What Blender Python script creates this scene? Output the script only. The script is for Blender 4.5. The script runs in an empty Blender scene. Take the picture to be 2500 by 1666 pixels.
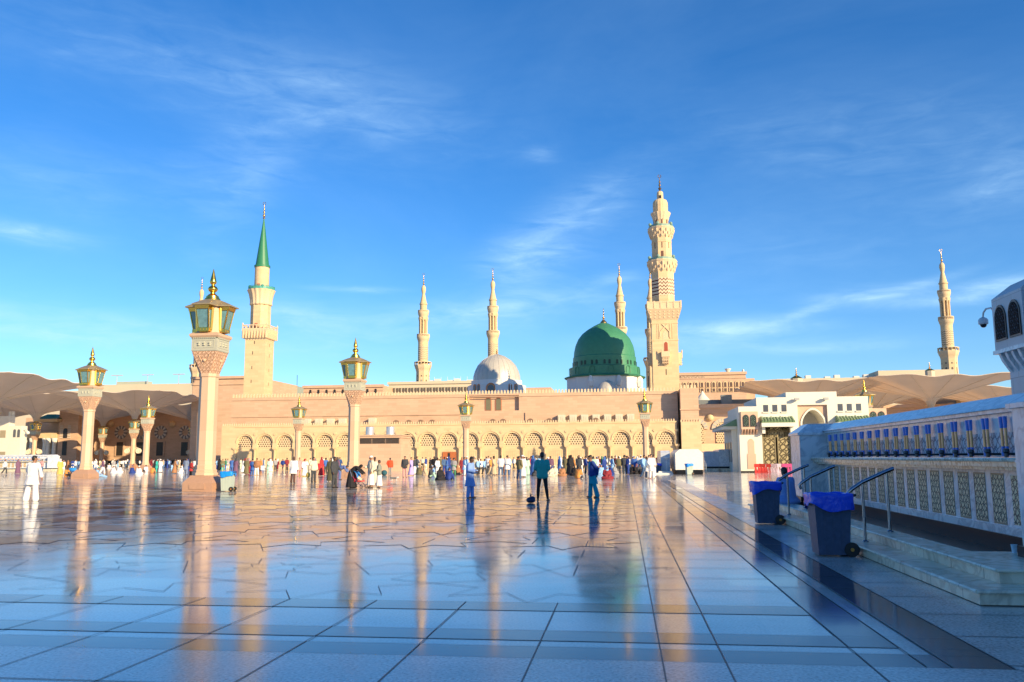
import bpy, math, random
from mathutils import Vector, Matrix, Euler
R=math.radians; PI=math.pi; sin=math.sin; cos=math.cos
rnd=random.Random(7)
sc=bpy.context.scene; COL=sc.collection
# ---------------------------------------------------------------- camera
PITCH,YAW,ROLL,EYE,FPX=R(7.8),R(7.4),R(-.36),1.6,2080.
def _cam_matrix():
    cr,sr,cp,sp,cy,sy=cos(ROLL),sin(ROLL),cos(PITCH),sin(PITCH),cos(YAW),sin(YAW)
    def w(x,y,z):
        x,y=cr*x-sr*y,sr*x+cr*y
        y,z=cp*y+sp*z,-sp*y+cp*z
        x,z=cy*x-sy*z,sy*x+cy*z
        return Vector((x,z,y))
    return w(1,0,0),w(0,1,0),w(0,0,1)
RX,UP,FW=_cam_matrix()
cam=bpy.data.cameras.new('camera'); co=bpy.data.objects.new('camera',cam); COL.objects.link(co)
m=Matrix((RX,UP,-FW)).transposed().to_4x4(); m.translation=Vector((0,0,EYE)); co.matrix_world=m
cam.sensor_width=36; cam.lens=FPX/2500*36; cam.clip_start=.1; cam.clip_end=9000
sc.camera=co
# surveying helpers: where a sight line meets a plane of the real place
def ray(x,y): return RX*((x-1250)/FPX)+UP*((833-y)/FPX)+FW
def AY(x,y,Y): v=ray(x,y); return v.x/v.y*Y, EYE+v.z/v.y*Y
def AX(x,y,X): v=ray(x,y); return v.y/v.x*X, EYE+v.z/v.x*X
def GR(x,y,z=0): v=ray(x,y); t=(z-EYE)/v.z; return v.x*t,v.y*t
def GX(x,Y):      # X where column x crosses depth Y near the horizon
    return AY(x,1119,Y)[0]
# ---------------------------------------------------------------- sky, sun
SUN_AZ,SUN_EL=R(50),R(19)
w=bpy.data.worlds.new('World'); sc.world=w; w.use_nodes=True
nt=w.node_tree; nt.nodes.clear()
def N(t,typ,**kw):
    n=t.nodes.new(typ)
    for k,v in kw.items(): setattr(n,k,v)
    return n
def mth(t,op,a,b=None,c=None,clamp=False):
    n=N(t,'ShaderNodeMath',operation=op,use_clamp=clamp)
    for i,v in enumerate((a,b,c)):
        if v is None: continue
        if isinstance(v,(int,float)): n.inputs[i].default_value=v
        else: t.links.new(v,n.inputs[i])
    return n.outputs[0]
sky=N(nt,'ShaderNodeTexSky',sky_type='NISHITA',sun_disc=False,sun_elevation=SUN_EL,sun_rotation=PI-SUN_AZ,altitude=600,air_density=1.0,dust_density=.35,ozone_density=3.)
hs=N(nt,'ShaderNodeHueSaturation'); hs.inputs['Saturation'].default_value=1.28; nt.links.new(sky.outputs[0],hs.inputs['Color'])
tint=N(nt,'ShaderNodeMix',data_type='RGBA',blend_type='MULTIPLY'); tint.inputs[0].default_value=1
tint.inputs[7].default_value=(.86,1.02,1.22,1); nt.links.new(hs.outputs[0],tint.inputs[6])
tc=N(nt,'ShaderNodeTexCoord'); sx=N(nt,'ShaderNodeSeparateXYZ'); nt.links.new(tc.outputs['Generated'],sx.inputs[0])
az=mth(nt,'ARCTAN2',sx.outputs[0],sx.outputs[1]); el=mth(nt,'ARCSINE',sx.outputs[2])
cmb=N(nt,'ShaderNodeCombineXYZ'); nt.links.new(az,cmb.inputs[0]); nt.links.new(el,cmb.inputs[1])
def sky_noise(scale,sxv,syv,rot,detail=6,dist=.6,off=0):
    mp=N(nt,'ShaderNodeMapping'); mp.inputs['Scale'].default_value=(sxv,syv,1); mp.inputs['Rotation'].default_value=(0,0,rot); mp.inputs['Location'].default_value=(off,off*.7,0)
    nt.links.new(cmb.outputs[0],mp.inputs[0])
    n=N(nt,'ShaderNodeTexNoise'); n.inputs['Scale'].default_value=scale; n.inputs['Detail'].default_value=detail; n.inputs['Distortion'].default_value=dist; n.inputs['Roughness'].default_value=.6
    nt.links.new(mp.outputs[0],n.inputs['Vector']); return n.outputs[0]
n1=sky_noise(5,2.2,7,-.12); n2=sky_noise(9,1.6,7,.15,off=3); n3=sky_noise(1.6,1.5,3,.1,off=9)
# cirrus banks: direction (from the place's own sky), half-widths, tilt, thickness
banks=[(560,190,560,100,-.16,.13),(850,235,260,80,-.15,.12),(560,400,250,80,.45,.10),(1390,540,170,60,.5,.34),(1260,640,80,45,.1,.50),(1200,760,260,40,.12,.42),(600,470,70,200,-.5,.12),
 (1790,800,150,20,.02,.55),(1700,835,260,26,-.02,.34),(2120,722,110,16,.03,.50),(2290,735,130,12,.0,.35),(2430,700,120,20,.12,.42),(2260,690,90,10,.2,.25),(1980,757,60,10,.25,.5),(2150,330,420,100,-.12,.11),(2480,440,120,50,.1,.20),
 (60,570,110,18,-.05,.45),(140,790,330,36,-.04,.34),(740,775,160,36,-.1,.40),(870,707,90,7,0,.40),(1320,378,40,16,0,.25),(2010,850,160,14,0,.35),(450,830,500,36,0,.2),(100,420,200,80,.1,.10),(1950,600,500,120,.1,.06),(1500,680,60,14,.1,.3)]
nx=mth(nt,'MULTIPLY_ADD',n1,.5,-.25); acc=None
for px,py,hw,hh,tl,st in banks:
    v=ray(px,py).normalized(); a0=math.atan2(v.x,v.y); e0=math.asin(v.z); sa=hw/FPX; se=hh/FPX
    da=mth(nt,'SUBTRACT',az,a0); de=mth(nt,'SUBTRACT',el,e0)
    u=mth(nt,'ADD',mth(nt,'MULTIPLY',da,cos(tl)/sa),mth(nt,'MULTIPLY',de,sin(tl)/sa))
    q=mth(nt,'ADD',mth(nt,'MULTIPLY',da,-sin(tl)/se),mth(nt,'MULTIPLY',de,cos(tl)/se))
    q=mth(nt,'ADD',q,mth(nt,'MULTIPLY',nx,1.6))
    r2=mth(nt,'ADD',mth(nt,'MULTIPLY',u,u),mth(nt,'MULTIPLY',q,q))
    g=mth(nt,'MULTIPLY',mth(nt,'EXPONENT',mth(nt,'MULTIPLY',r2,-1.)),st)
    acc=g if acc is None else mth(nt,'ADD',acc,g)
wisp=mth(nt,'MULTIPLY',mth(nt,'MULTIPLY_ADD',n2,2.9,-.85,clamp=True),mth(nt,'MULTIPLY_ADD',n1,1.9,-.35,clamp=True))
veil=mth(nt,'MULTIPLY',mth(nt,'MULTIPLY_ADD',n3,2.,-.8,clamp=True),.10)
cl=mth(nt,'ADD',mth(nt,'MULTIPLY',acc,mth(nt,'MULTIPLY_ADD',wisp,1.25,.22)),veil,clamp=True)
mx=N(nt,'ShaderNodeMix',data_type='RGBA'); nt.links.new(cl,mx.inputs[0]); nt.links.new(tint.outputs[2],mx.inputs[6]); mx.inputs[7].default_value=(4.4,6.6,8.4,1)
bg=N(nt,'ShaderNodeBackground'); bg.inputs[1].default_value=.1; nt.links.new(mx.outputs[2],bg.inputs[0])
wo=N(nt,'ShaderNodeOutputWorld'); nt.links.new(bg.outputs[0],wo.inputs[0])
sl=bpy.data.lights.new('sun','SUN'); sl.energy=5.0; sl.angle=R(.5); sl.color=(1,.77,.46)
so=bpy.data.objects.new('sun',sl); COL.objects.link(so)
SUNV=Vector((sin(SUN_AZ)*cos(SUN_EL),-cos(SUN_AZ)*cos(SUN_EL),sin(SUN_EL)))
so.rotation_euler=SUNV.to_track_quat('Z','Y').to_euler()
sc.view_settings.view_transform='Standard'; sc.view_settings.look='None'; sc.view_settings.exposure=.66; sc.view_settings.gamma=1
sc.render.engine='CYCLES'
# ---------------------------------------------------------------- materials
_m={}
def mat(name,col,rough=.6,metal=0.,var=.12,nscale=3.,bump=0.,bscale=20.,brick=None,spec=.5,emit=None,alpha=None,trans=0.,coat=0.,sheen=0.,veins=None,island=0.):
    """procedural material: tone variation, optional coursed stone joints, optional bump, optional veins"""
    if name in _m: return _m[name]
    M=bpy.data.materials.new(name); M.use_nodes=True; t=M.node_tree; b=t.nodes['Principled BSDF']
    b.inputs['Roughness'].default_value=rough; b.inputs['Metallic'].default_value=metal; b.inputs['Specular IOR Level'].default_value=spec
    b.inputs['Coat Weight'].default_value=coat; b.inputs['Transmission Weight'].default_value=trans
    if sheen: b.inputs['Sheen Weight'].default_value=sheen
    tcn=N(t,'ShaderNodeTexCoord'); vec=tcn.outputs['Object']
    no=N(t,'ShaderNodeTexNoise'); no.inputs['Scale'].default_value=nscale; no.inputs['Detail'].default_value=5; t.links.new(vec,no.inputs['Vector'])
    fac=mth(t,'MULTIPLY_ADD',no.outputs[0],2*var,1-var)
    c=N(t,'ShaderNodeMix',data_type='RGBA',blend_type='MULTIPLY'); c.inputs[0].default_value=1; c.inputs[6].default_value=(*col,1)
    t.links.new(fac,c.inputs[7]); outc=c.outputs[2]
    if veins:
        vs,vc,va=veins
        wv=N(t,'ShaderNodeTexNoise'); wv.inputs['Scale'].default_value=vs; wv.inputs['Detail'].default_value=8; wv.inputs['Distortion'].default_value=2.2; t.links.new(vec,wv.inputs['Vector'])
        d=mth(t,'ABSOLUTE',mth(t,'SUBTRACT',wv.outputs[0],.5)); k=mth(t,'MULTIPLY',mth(t,'SUBTRACT',1,mth(t,'MULTIPLY',d,14.,clamp=True)),va)
        c2=N(t,'ShaderNodeMix',data_type='RGBA'); t.links.new(k,c2.inputs[0]); t.links.new(outc,c2.inputs[6]); c2.inputs[7].default_value=(*vc,1); outc=c2.outputs[2]
    h=None
    if brick:
        bw,bh,mc,ms=brick
        s=N(t,'ShaderNodeSeparateXYZ'); t.links.new(vec,s.inputs[0]); cx=N(t,'ShaderNodeCombineXYZ')
        t.links.new(mth(t,'ADD',s.outputs[0],s.outputs[1]),cx.inputs[0]); t.links.new(s.outputs[2],cx.inputs[1])
        br=N(t,'ShaderNodeTexBrick'); br.inputs['Scale'].default_value=1; br.inputs['Brick Width'].default_value=bw; br.inputs['Row Height'].default_value=bh; br.inputs['Mortar Size'].default_value=ms
        br.inputs['Color1'].default_value=(1,1,1,1); br.inputs['Color2'].default_value=(.87,.86,.84,1); br.inputs['Mortar'].default_value=(mc,mc,mc,1); br.inputs['Bias'].default_value=-.2
        t.links.new(cx.outputs[0],br.inputs['Vector'])
        c3=N(t,'ShaderNodeMix',data_type='RGBA',blend_type='MULTIPLY'); c3.inputs[0].default_value=1; t.links.new(outc,c3.inputs[6]); t.links.new(br.outputs[0],c3.inputs[7]); outc=c3.outputs[2]
    if island:
        gi=N(t,'ShaderNodeNewGeometry'); f2=mth(t,'MULTIPLY_ADD',gi.outputs['Random Per Island'],2*island,1-island)
        c4=N(t,'ShaderNodeMix',data_type='RGBA',blend_type='MULTIPLY'); c4.inputs[0].default_value=1; t.links.new(outc,c4.inputs[6]); t.links.new(f2,c4.inputs[7]); outc=c4.outputs[2]
    t.links.new(outc,b.inputs['Base Color'])
    if bump:
        bn=N(t,'ShaderNodeTexNoise'); bn.inputs['Scale'].default_value=bscale; bn.inputs['Detail'].default_value=4; t.links.new(vec,bn.inputs['Vector'])
        bp=N(t,'ShaderNodeBump'); bp.inputs['Strength'].default_value=bump; bp.inputs['Distance'].default_value=.05; t.links.new(bn.outputs[0],bp.inputs['Height']); t.links.new(bp.outputs[0],b.inputs['Normal'])
    if emit: b.inputs['Emission Color'].default_value=(*emit[0],1); b.inputs['Emission Strength'].default_value=emit[1]
    _m[name]=M; return M
def pattern_mat(name,col,dark,kind,size,rough=.5,depth=.02,line=.16,spec=.2):
    """stone carved or pierced with a repeating figure: 'holes' (triangles), 'zigzag', 'strap' (geometric strapwork), 'ribs'"""
    if name in _m: return _m[name]
    M=bpy.data.materials.new(name); M.use_nodes=True; t=M.node_tree; b=t.nodes['Principled BSDF']; b.inputs['Roughness'].default_value=rough; b.inputs['Specular IOR Level'].default_value=spec
    tcn=N(t,'ShaderNodeTexCoord'); s=N(t,'ShaderNodeSeparateXYZ'); t.links.new(tcn.outputs['Object'],s.inputs[0])
    u=mth(t,'MULTIPLY',mth(t,'ADD',s.outputs[0],s.outputs[1]),1/size); v=mth(t,'MULTIPLY',s.outputs[2],1/size)
    if kind=='holes':
        row=mth(t,'FLOOR',mth(t,'MULTIPLY',v,1.15)); fv=mth(t,'FRACT',mth(t,'MULTIPLY',v,1.15))
        uu=mth(t,'FRACT',mth(t,'ADD',u,mth(t,'MULTIPLY',row,.5))); du=mth(t,'ABSOLUTE',mth(t,'SUBTRACT',uu,.5))
        tri=mth(t,'LESS_THAN',du,mth(t,'MULTIPLY_ADD',fv,-.46,.46)); k=mth(t,'MULTIPLY',tri,mth(t,'GREATER_THAN',fv,.15))
    elif kind=='zigzag':
        uu=mth(t,'PINGPONG',u,.5); k=mth(t,'LESS_THAN',mth(t,'FRACT',mth(t,'ADD',mth(t,'MULTIPLY',v,1.),mth(t,'MULTIPLY',uu,1.2))),line*2)
    elif kind=='strap':
        cx=N(t,'ShaderNodeCombineXYZ'); t.links.new(u,cx.inputs[0]); t.links.new(v,cx.inputs[1])
        def lines(a,p):
            q=mth(t,'ADD',mth(t,'MULTIPLY',u,cos(a)),mth(t,'MULTIPLY',v,sin(a)))
            z=mth(t,'ABSOLUTE',mth(t,'SUBTRACT',mth(t,'FRACT',mth(t,'ADD',q,p)),.5)); return z
        def folded(a):   # strap that zigzags around star centres
            q=mth(t,'ADD',mth(t,'MULTIPLY',u,cos(a)),mth(t,'MULTIPLY',v,sin(a))); pq=mth(t,'ADD',mth(t,'MULTIPLY',u,-sin(a)),mth(t,'MULTIPLY',v,cos(a)))
            z=mth(t,'ADD',q,mth(t,'MULTIPLY',mth(t,'PINGPONG',pq,.5),.55)); return mth(t,'ABSOLUTE',mth(t,'SUBTRACT',mth(t,'FRACT',z),.5))
        zs=[folded(0),folded(PI/2),lines(PI/4,.25),lines(-PI/4,.25)]
        mn=zs[0]
        for z in zs[1:]: mn=mth(t,'MINIMUM',mn,z)
        k=mth(t,'LESS_THAN',mn,line*.5)
    else:
        k=mth(t,'LESS_THAN',mth(t,'FRACT',u),line)
    no=N(t,'ShaderNodeTexNoise'); no.inputs['Scale'].default_value=4; t.links.new(tcn.outputs['Object'],no.inputs['Vector'])
    base=N(t,'ShaderNodeMix',data_type='RGBA',blend_type='MULTIPLY'); base.inputs[0].default_value=1; base.inputs[6].default_value=(*col,1); t.links.new(mth(t,'MULTIPLY_ADD',no.outputs[0],.3,.85),base.inputs[7])
    c=N(t,'ShaderNodeMix',data_type='RGBA'); t.links.new(k,c.inputs[0]); t.links.new(base.outputs[2],c.inputs[6]); c.inputs[7].default_value=(*dark,1); t.links.new(c.outputs[2],b.inputs['Base Color'])
    bp=N(t,'ShaderNodeBump'); bp.invert=True; bp.inputs['Strength'].default_value=.8; bp.inputs['Distance'].default_value=depth; t.links.new(k,bp.inputs['Height']); t.links.new(bp.outputs[0],b.inputs['Normal'])
    _m[name]=M; return M
PINK=mat('pink_granite_wall',(.60,.40,.265),.75,var=.10,nscale=.35,brick=(1.6,.42,.80,.012))
PINK2=mat('pink_granite_pillar',(.62,.43,.285),.55,var=.07,nscale=1.2,brick=(3.,1.55,.8,.008),bump=.08,bscale=60)
CREAM=mat('cream_limestone',(.67,.50,.29),.8,var=.08,nscale=.5,brick=(1.2,.45,.88,.010))
CREAMC=mat('cream_limestone_carved',(.68,.52,.33),.85,var=.16,nscale=6,bump=.5,bscale=14)
BUFF=mat('buff_render',(.56,.49,.36),.85,var=.10,nscale=.12)
WHITEW=mat('white_painted_render',(.72,.69,.58),.7,var=.05,nscale=.6)
MARBLE=mat('white_veined_marble',(.74,.77,.79),.22,var=.10,nscale=1.6,veins=(1.3,(.34,.38,.44),.55),bump=.03)
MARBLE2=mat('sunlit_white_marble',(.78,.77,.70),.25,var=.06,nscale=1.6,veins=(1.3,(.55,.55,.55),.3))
STEPM=mat('cream_veined_marble',(.76,.70,.55),.2,var=.22,nscale=3.5,veins=(2.6,(.30,.24,.15),.75))
BLACK=mat('black_granite',(.010,.011,.014),.3,var=.3,nscale=30,spec=.25)
GOLD=mat('gilded_metal',(.85,.52,.10),.24,metal=1.,var=.10,nscale=8)
GOLDD=mat('aged_gilded_roof',(.42,.33,.18),.45,metal=.5,var=.25,nscale=5)
BRASS=mat('brass_finial',(.72,.45,.16),.32,metal=1.,var=.15)
BRONZE=mat('dark_bronze_finial',(.20,.13,.07),.4,metal=.8,var=.2)
GREEND=mat('green_painted_dome',(.05,.225,.12),.5,var=.22,nscale=1.2,bump=.15,bscale=4)
GREENC=mat('green_painted_cone',(.03,.19,.095),.45,var=.10,nscale=1.5)
LEAD=mat('silver_lead_dome',(.53,.50,.43),.42,metal=.15,var=.10,nscale=1.)
STONEG=mat('grey_green_frieze_stone',(.43,.43,.34),.6,var=.12,nscale=8,bump=.2)
GLASST=mat('pale_teal_lantern_glass',(.12,.26,.29),.08,var=.45,nscale=7,spec=.8)
FABRIC=mat('taupe_umbrella_fabric',(.82,.73,.63),.85,var=.14,nscale=.3,bump=.12,bscale=1.5)
FABRICT=mat('pale_pleated_fabric',(.66,.55,.43),.8,var=.12,nscale=2.)
DARK=mat('dark_opening',(.025,.022,.02),.4,var=.2)
DOORW=mat('reddish_wooden_door',(.42,.13,.04),.45,var=.2,nscale=5)
LATTICE=pattern_mat('pierced_plaster_lattice',(.68,.52,.33),(.04,.03,.02),'holes',.43)
STRAPB=pattern_mat('dark_geometric_inlay',(.92,.72,.46),(.12,.10,.09),'strap',.10,rough=.4,line=.17)
STRAPL=pattern_mat('carved_white_marble_band',(.60,.64,.70),(.16,.20,.27),'strap',.15,rough=.35,line=.13)
CARVEP=pattern_mat('carved_pink_stone',(.66,.44,.30),(.38,.22,.14),'strap',.17,rough=.75,line=.16,depth=.04)
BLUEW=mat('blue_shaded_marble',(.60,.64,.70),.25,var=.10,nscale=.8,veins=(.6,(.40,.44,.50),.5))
WINDOWG=mat('dark_window_glass',(.09,.10,.12),.12,var=.3)
STEEL=mat('brushed_stainless_steel',(.26,.28,.34),.18,metal=1.,var=.1,nscale=20)
TILEG=mat('green_roof_tile',(.16,.26,.13),.4,var=.25,nscale=6)
BINB=mat('dark_blue_grey_bin_plastic',(.05,.075,.14),.5,var=.35,nscale=14,bump=.3,bscale=120)
BINL=mat('pale_grey_green_bin_plastic',(.42,.50,.44),.5,var=.08,nscale=3)
BAGB=mat('royal_blue_plastic_bag',(.012,.075,.72),.22,var=.15,nscale=5,bump=.5,bscale=9)
BAGC=mat('sky_blue_plastic_bag',(.01,.26,.78),.3,var=.15,nscale=5,bump=.5,bscale=9)
RUBBER=mat('black_rubber',(.015,.015,.017),.6)
def add_translucency(M,col,f):
    t=M.node_tree; b=t.nodes['Principled BSDF']; o=[n for n in t.nodes if n.type=='OUTPUT_MATERIAL'][0]; tr=N(t,'ShaderNodeBsdfTranslucent'); tr.inputs[0].default_value=(*col,1); mx=N(t,'ShaderNodeMixShader'); mx.inputs[0].default_value=f
    t.links.new(b.outputs[0],mx.inputs[1]); t.links.new(tr.outputs[0],mx.inputs[2]); t.links.new(mx.outputs[0],o.inputs[0])
add_translucency(FABRIC,(.80,.64,.49),.48)
# ---------------------------------------------------------------- meshes
class MB:
    def __init__(s): s.v=[]; s.f=[]; s.m=[]; s.mi=0
    def add(s,vs,fs):
        o=len(s.v); s.v+= [tuple(v) for v in vs]; s.f+=[tuple(i+o for i in f) for f in fs]; s.m+=[s.mi]*len(fs); return s
    def box(s,x0,x1,y0,y1,z0,z1):
        return s.add([(x0,y0,z0),(x1,y0,z0),(x1,y1,z0),(x0,y1,z0),(x0,y0,z1),(x1,y0,z1),(x1,y1,z1),(x0,y1,z1)],
          [(0,3,2,1),(4,5,6,7),(0,1,5,4),(1,2,6,5),(2,3,7,6),(3,0,4,7)])
    def loops(s,L,cap0=True,cap1=True):
        n=len(L[0]); vs=[p for l in L for p in l]; fs=[]
        for k in range(len(L)-1):
            for i in range(n):
                j=(i+1)%n; fs.append((k*n+i,k*n+j,(k+1)*n+j,(k+1)*n+i))
        if cap0: fs.append(tuple(reversed(range(n))))
        if cap1: fs.append(tuple((len(L)-1)*n+i for i in range(n)))
        return s.add(vs,fs)
    def lathe(s,prof,n=16,c=(0,0),ph=0.,fl=0.,nf=0,sqx=1,sqy=1):
        """prof: (radius,z); fl/nf flute depth and number"""
        L=[]
        for r,z in prof:
            l=[]
            for i in range(n):
                a=2*PI*i/n+ph; k=r*(1+(fl*cos(nf*a) if nf else 0)); l.append((c[0]+k*cos(a)*sqx,c[1]+k*sin(a)*sqy,z))
            L.append(l)
        return s.loops(L)
    def square(s,prof,c=(0,0)):     # prof: (half side, z)
        return s.loops([[(c[0]+h*a,c[1]+h*b,z) for a,b in ((-1,-1),(1,-1),(1,1),(-1,1))] for h,z in prof])
    def tube(s,pts,r,n=8,r1=None):
        pts=[Vector(p) for p in pts]; L=[]; up=None
        for i,p in enumerate(pts):
            d=(pts[min(i+1,len(pts)-1)]-pts[max(i-1,0)]).normalized()
            if up is None: up=d.orthogonal().normalized()
            a=(up-d*up.dot(d)).normalized(); b=d.cross(a); up=a
            rr=r if r1 is None else r+(r1-r)*i/(len(pts)-1)
            L.append([p+(a*cos(2*PI*k/n)+b*sin(2*PI*k/n))*rr for k in range(n)])
        return s.loops(L)
    def prism(s,poly,y0,y1):        # poly in (x,z), extruded along y
        n=len(poly); return s.loops([[(x,y0,z) for x,z in poly],[(x,y1,z) for x,z in poly]])
    def prismx(s,poly,x0,x1):       # poly in (y,z), extruded along x
        return s.loops([[(x0,y,z) for y,z in poly],[(x1,y,z) for y,z in poly]])
    def slab(s,poly,z0,z1):         # poly in (x,y)
        return s.loops([[(x,y,z0) for x,y in poly],[(x,y,z1) for x,y in poly]])
    def ball(s,c,r,n=12,m=8):
        rx,ry,rz=r if isinstance(r,tuple) else (r,r,r)
        return s.loops([[(c[0]+rx*sin(PI*k/m)*cos(2*PI*i/n),c[1]+ry*sin(PI*k/m)*sin(2*PI*i/n),c[2]-rz*cos(PI*k/m)) for i in range(n)] for k in range(m+1)][1:-1])
    def cap(s,a,ra,b,rb,n=10):      # tapered capsule
        s.ball(a,ra,n,6); s.ball(b,rb,n,6); s.tube([a,b],ra,n,rb); return s
    def mesh(s,name,mats,smooth=None,off=(0,0,0)):
        me=bpy.data.meshes.new(name); me.from_pydata([(v[0]-off[0],v[1]-off[1],v[2]-off[2]) for v in s.v],[],s.f)
        if not isinstance(mats,(list,tuple)): mats=[mats]
        for q in mats: me.materials.append(q)
        me.polygons.foreach_set('material_index',s.m); 
        import bmesh
        bm=bmesh.new(); bm.from_mesh(me); bmesh.ops.recalc_face_normals(bm,faces=bm.faces); bm.to_mesh(me); bm.free()
        if smooth is not None:
            me.polygons.foreach_set('use_smooth',[True]*len(me.polygons))
            try: me.set_sharp_from_angle(angle=R(smooth))
            except Exception: pass
        me.update(); return me
def thing(name,label,cat,loc=(0,0,0),rz=0,group=None):
    o=bpy.data.objects.new(name,None); o.empty_display_size=.3; COL.objects.link(o); o.location=loc; o.rotation_euler=(0,0,rz); o['label']=label; o['category']=cat
    if group: o['group']=group
    return o
def put(name,me,parent=None,loc=None,rz=0,label=None):
    o=bpy.data.objects.new(name,me); COL.objects.link(o)
    if parent is not None: o.parent=parent
    if loc is not None: o.location=loc
    if rz: o.rotation_euler=(0,0,rz)
    if label: o['label']=label
    return o
def part(name,mb,mats,parent,smooth=None,world=False,label=None):
    off=Vector((0,0,0)); p=parent
    while world and p is not None: off+=p.location; p=p.parent
    return put(name,mb.mesh(name,mats,smooth,off),parent,label=label)
def tag(o,label,cat,group=None):
    o['label']=label; o['category']=cat
    if group: o['group']=group
    return o
def struct(name,mb,mats,smooth=None):
    o=put(name,mb.mesh(name,mats,smooth)); o['kind']='structure'; return o
def dup(root,loc,rz=0,label=None,group=None):
    r=root.copy(); COL.objects.link(r); r.location=loc; r.rotation_euler=(0,0,rz)
    if label: r['label']=label
    if group: r['group']=group
    for ch in list(root.children):
        c=ch.copy(); COL.objects.link(c); c.parent=r
        for g in list(ch.children):
            d=g.copy(); COL.objects.link(d); d.parent=c
    return r
def arch(cx,z0,w,h,n=12,pointed=0.):
    """arched outline from (cx-w/2,z0) up and over to (cx+w/2,z0); h = total height"""
    r=w/2; zs=z0+h-r*(1+pointed); pts=[(cx-r,z0)]
    for i in range(n+1):
        a=PI-PI*i/n; k=1+pointed*max(0,sin(a))**3; pts.append((cx+r*cos(a),zs+r*sin(a)*k))
    pts.append((cx+r,z0)); return pts
def merlons(mb,x0,x1,y,z,pitch,w,h,t=.18,axis='x'):
    n=int((x1-x0)/pitch)
    for i in range(n+1):
        c=x0+i*pitch; p=[(c-w/2,z),(c+w/2,z),(c+w/2,z+h*.35),(c+w*.32,z+h*.5),(c+w*.5,z+h*.68),(c,z+h),(c-w*.5,z+h*.68),(c-w*.32,z+h*.5),(c-w/2,z+h*.35)]
        (mb.prism if axis=='x' else mb.prismx)(p,y-t/2,y+t/2)
# ---------------------------------------------------------------- ground
def floor_mat(name,col,rough,var=.14,pink=0.,grain=.25,spec=.55):
    M=bpy.data.materials.new(name); M.use_nodes=True; t=M.node_tree; b=t.nodes['Principled BSDF']
    tcn=N(t,'ShaderNodeTexCoord'); v=tcn.outputs['Object']; s=N(t,'ShaderNodeSeparateXYZ'); t.links.new(v,s.inputs[0])
    cx=N(t,'ShaderNodeCombineXYZ'); t.links.new(mth(t,'FLOOR',mth(t,'MULTIPLY_ADD',s.outputs[0],1/1.03,-.252)),cx.inputs[0]); t.links.new(mth(t,'FLOOR',mth(t,'MULTIPLY_ADD',s.outputs[1],1/1.03,.1)),cx.inputs[1])
    wn=N(t,'ShaderNodeTexWhiteNoise'); t.links.new(cx.outputs[0],wn.inputs['Vector'])
    n1=N(t,'ShaderNodeTexNoise'); n1.inputs['Scale'].default_value=1.1; n1.inputs['Detail'].default_value=7; t.links.new(v,n1.inputs['Vector'])
    n2=N(t,'ShaderNodeTexNoise'); n2.inputs['Scale'].default_value=38; n2.inputs['Detail'].default_value=2; t.links.new(v,n2.inputs['Vector'])
    f=mth(t,'ADD',mth(t,'MULTIPLY_ADD',wn.outputs[0],var,1-var),mth(t,'MULTIPLY_ADD',n1.outputs[0],.8,-.40)); f=mth(t,'ADD',f,mth(t,'MULTIPLY_ADD',n2.outputs[0],2*grain,-grain))
    c=N(t,'ShaderNodeMix',data_type='RGBA',blend_type='MULTIPLY'); c.inputs[0].default_value=1; c.inputs[6].default_value=(*col,1); t.links.new(f,c.inputs[7]); o=c.outputs[2]
    t.links.new(o,b.inputs['Base Color']); b.inputs['Specular IOR Level'].default_value=spec
    n3=N(t,'ShaderNodeTexNoise'); n3.inputs['Scale'].default_value=.55; n3.inputs['Detail'].default_value=6; t.links.new(v,n3.inputs['Vector'])
    rr=mth(t,'ADD',mth(t,'MULTIPLY_ADD',wn.outputs[0],.045,rough-.02),mth(t,'MULTIPLY_ADD',n3.outputs[0],.16,-.08)); t.links.new(rr,b.inputs['Roughness'])
    n4=N(t,'ShaderNodeTexNoise'); n4.inputs['Scale'].default_value=.9; n4.inputs['Detail'].default_value=3; t.links.new(v,n4.inputs['Vector'])
    bp=N(t,'ShaderNodeBump'); bp.inputs['Strength'].default_value=.10; bp.inputs['Distance'].default_value=.02
    t.links.new(mth(t,'ADD',n4.outputs[0],mth(t,'MULTIPLY',wn.outputs[0],.0)),bp.inputs['Height']); t.links.new(bp.outputs[0],b.inputs['Normal'])
    return M
FLOOR=floor_mat('polished_pale_marble_paving',(.62,.57,.51),.105,grain=.4)
FLOORG=floor_mat('grainy_pale_granite_paving',(.56,.52,.48),.19,grain=.95)
FLOORD=floor_mat('polished_dark_grey_band',(.065,.07,.085),.12,var=.1,spec=.45)
FLOORP=floor_mat('polished_pink_inlay',(.50,.36,.28),.08)
FLOORT=floor_mat('polished_grey_inlay',(.30,.31,.31),.08)
JOINT=mat('dark_paving_joint',(.045,.05,.055),.4)
OUT=mat('outer_ground',(.30,.26,.21),.8)
g=MB(); g.add([(-4000,-3000,-.012),(4000,-3000,-.012),(4000,5000,-.012),(-4000,5000,-.012)],[(0,1,2,3)]); struct('outer_ground',g,OUT)
g=MB(); g.add([(-260,-60,0),(160,-60,0),(160,230,0),(-260,230,0)],[(0,1,2,3)]); struct('plaza_paving',g,FLOOR)
def flat(mb,x0,x1,y0,y1,z): mb.add([(x0,y0,z),(x1,y0,z),(x1,y1,z),(x0,y1,z)],[(0,1,2,3)])
XB0,XB1,XB2,XB3=1.83,2.24,2.43,2.87
b_=MB()
flat(b_,-60,XB0,9.22,9.72,.004)
flat(b_,-60,XB1,7.76,8.2,.004); flat(b_,-60,XB3,7.08,7.52,.004)
flat(b_,XB0,XB1,8.2,60,.004); flat(b_,XB2,XB3,7.52,60,.004)
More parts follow.
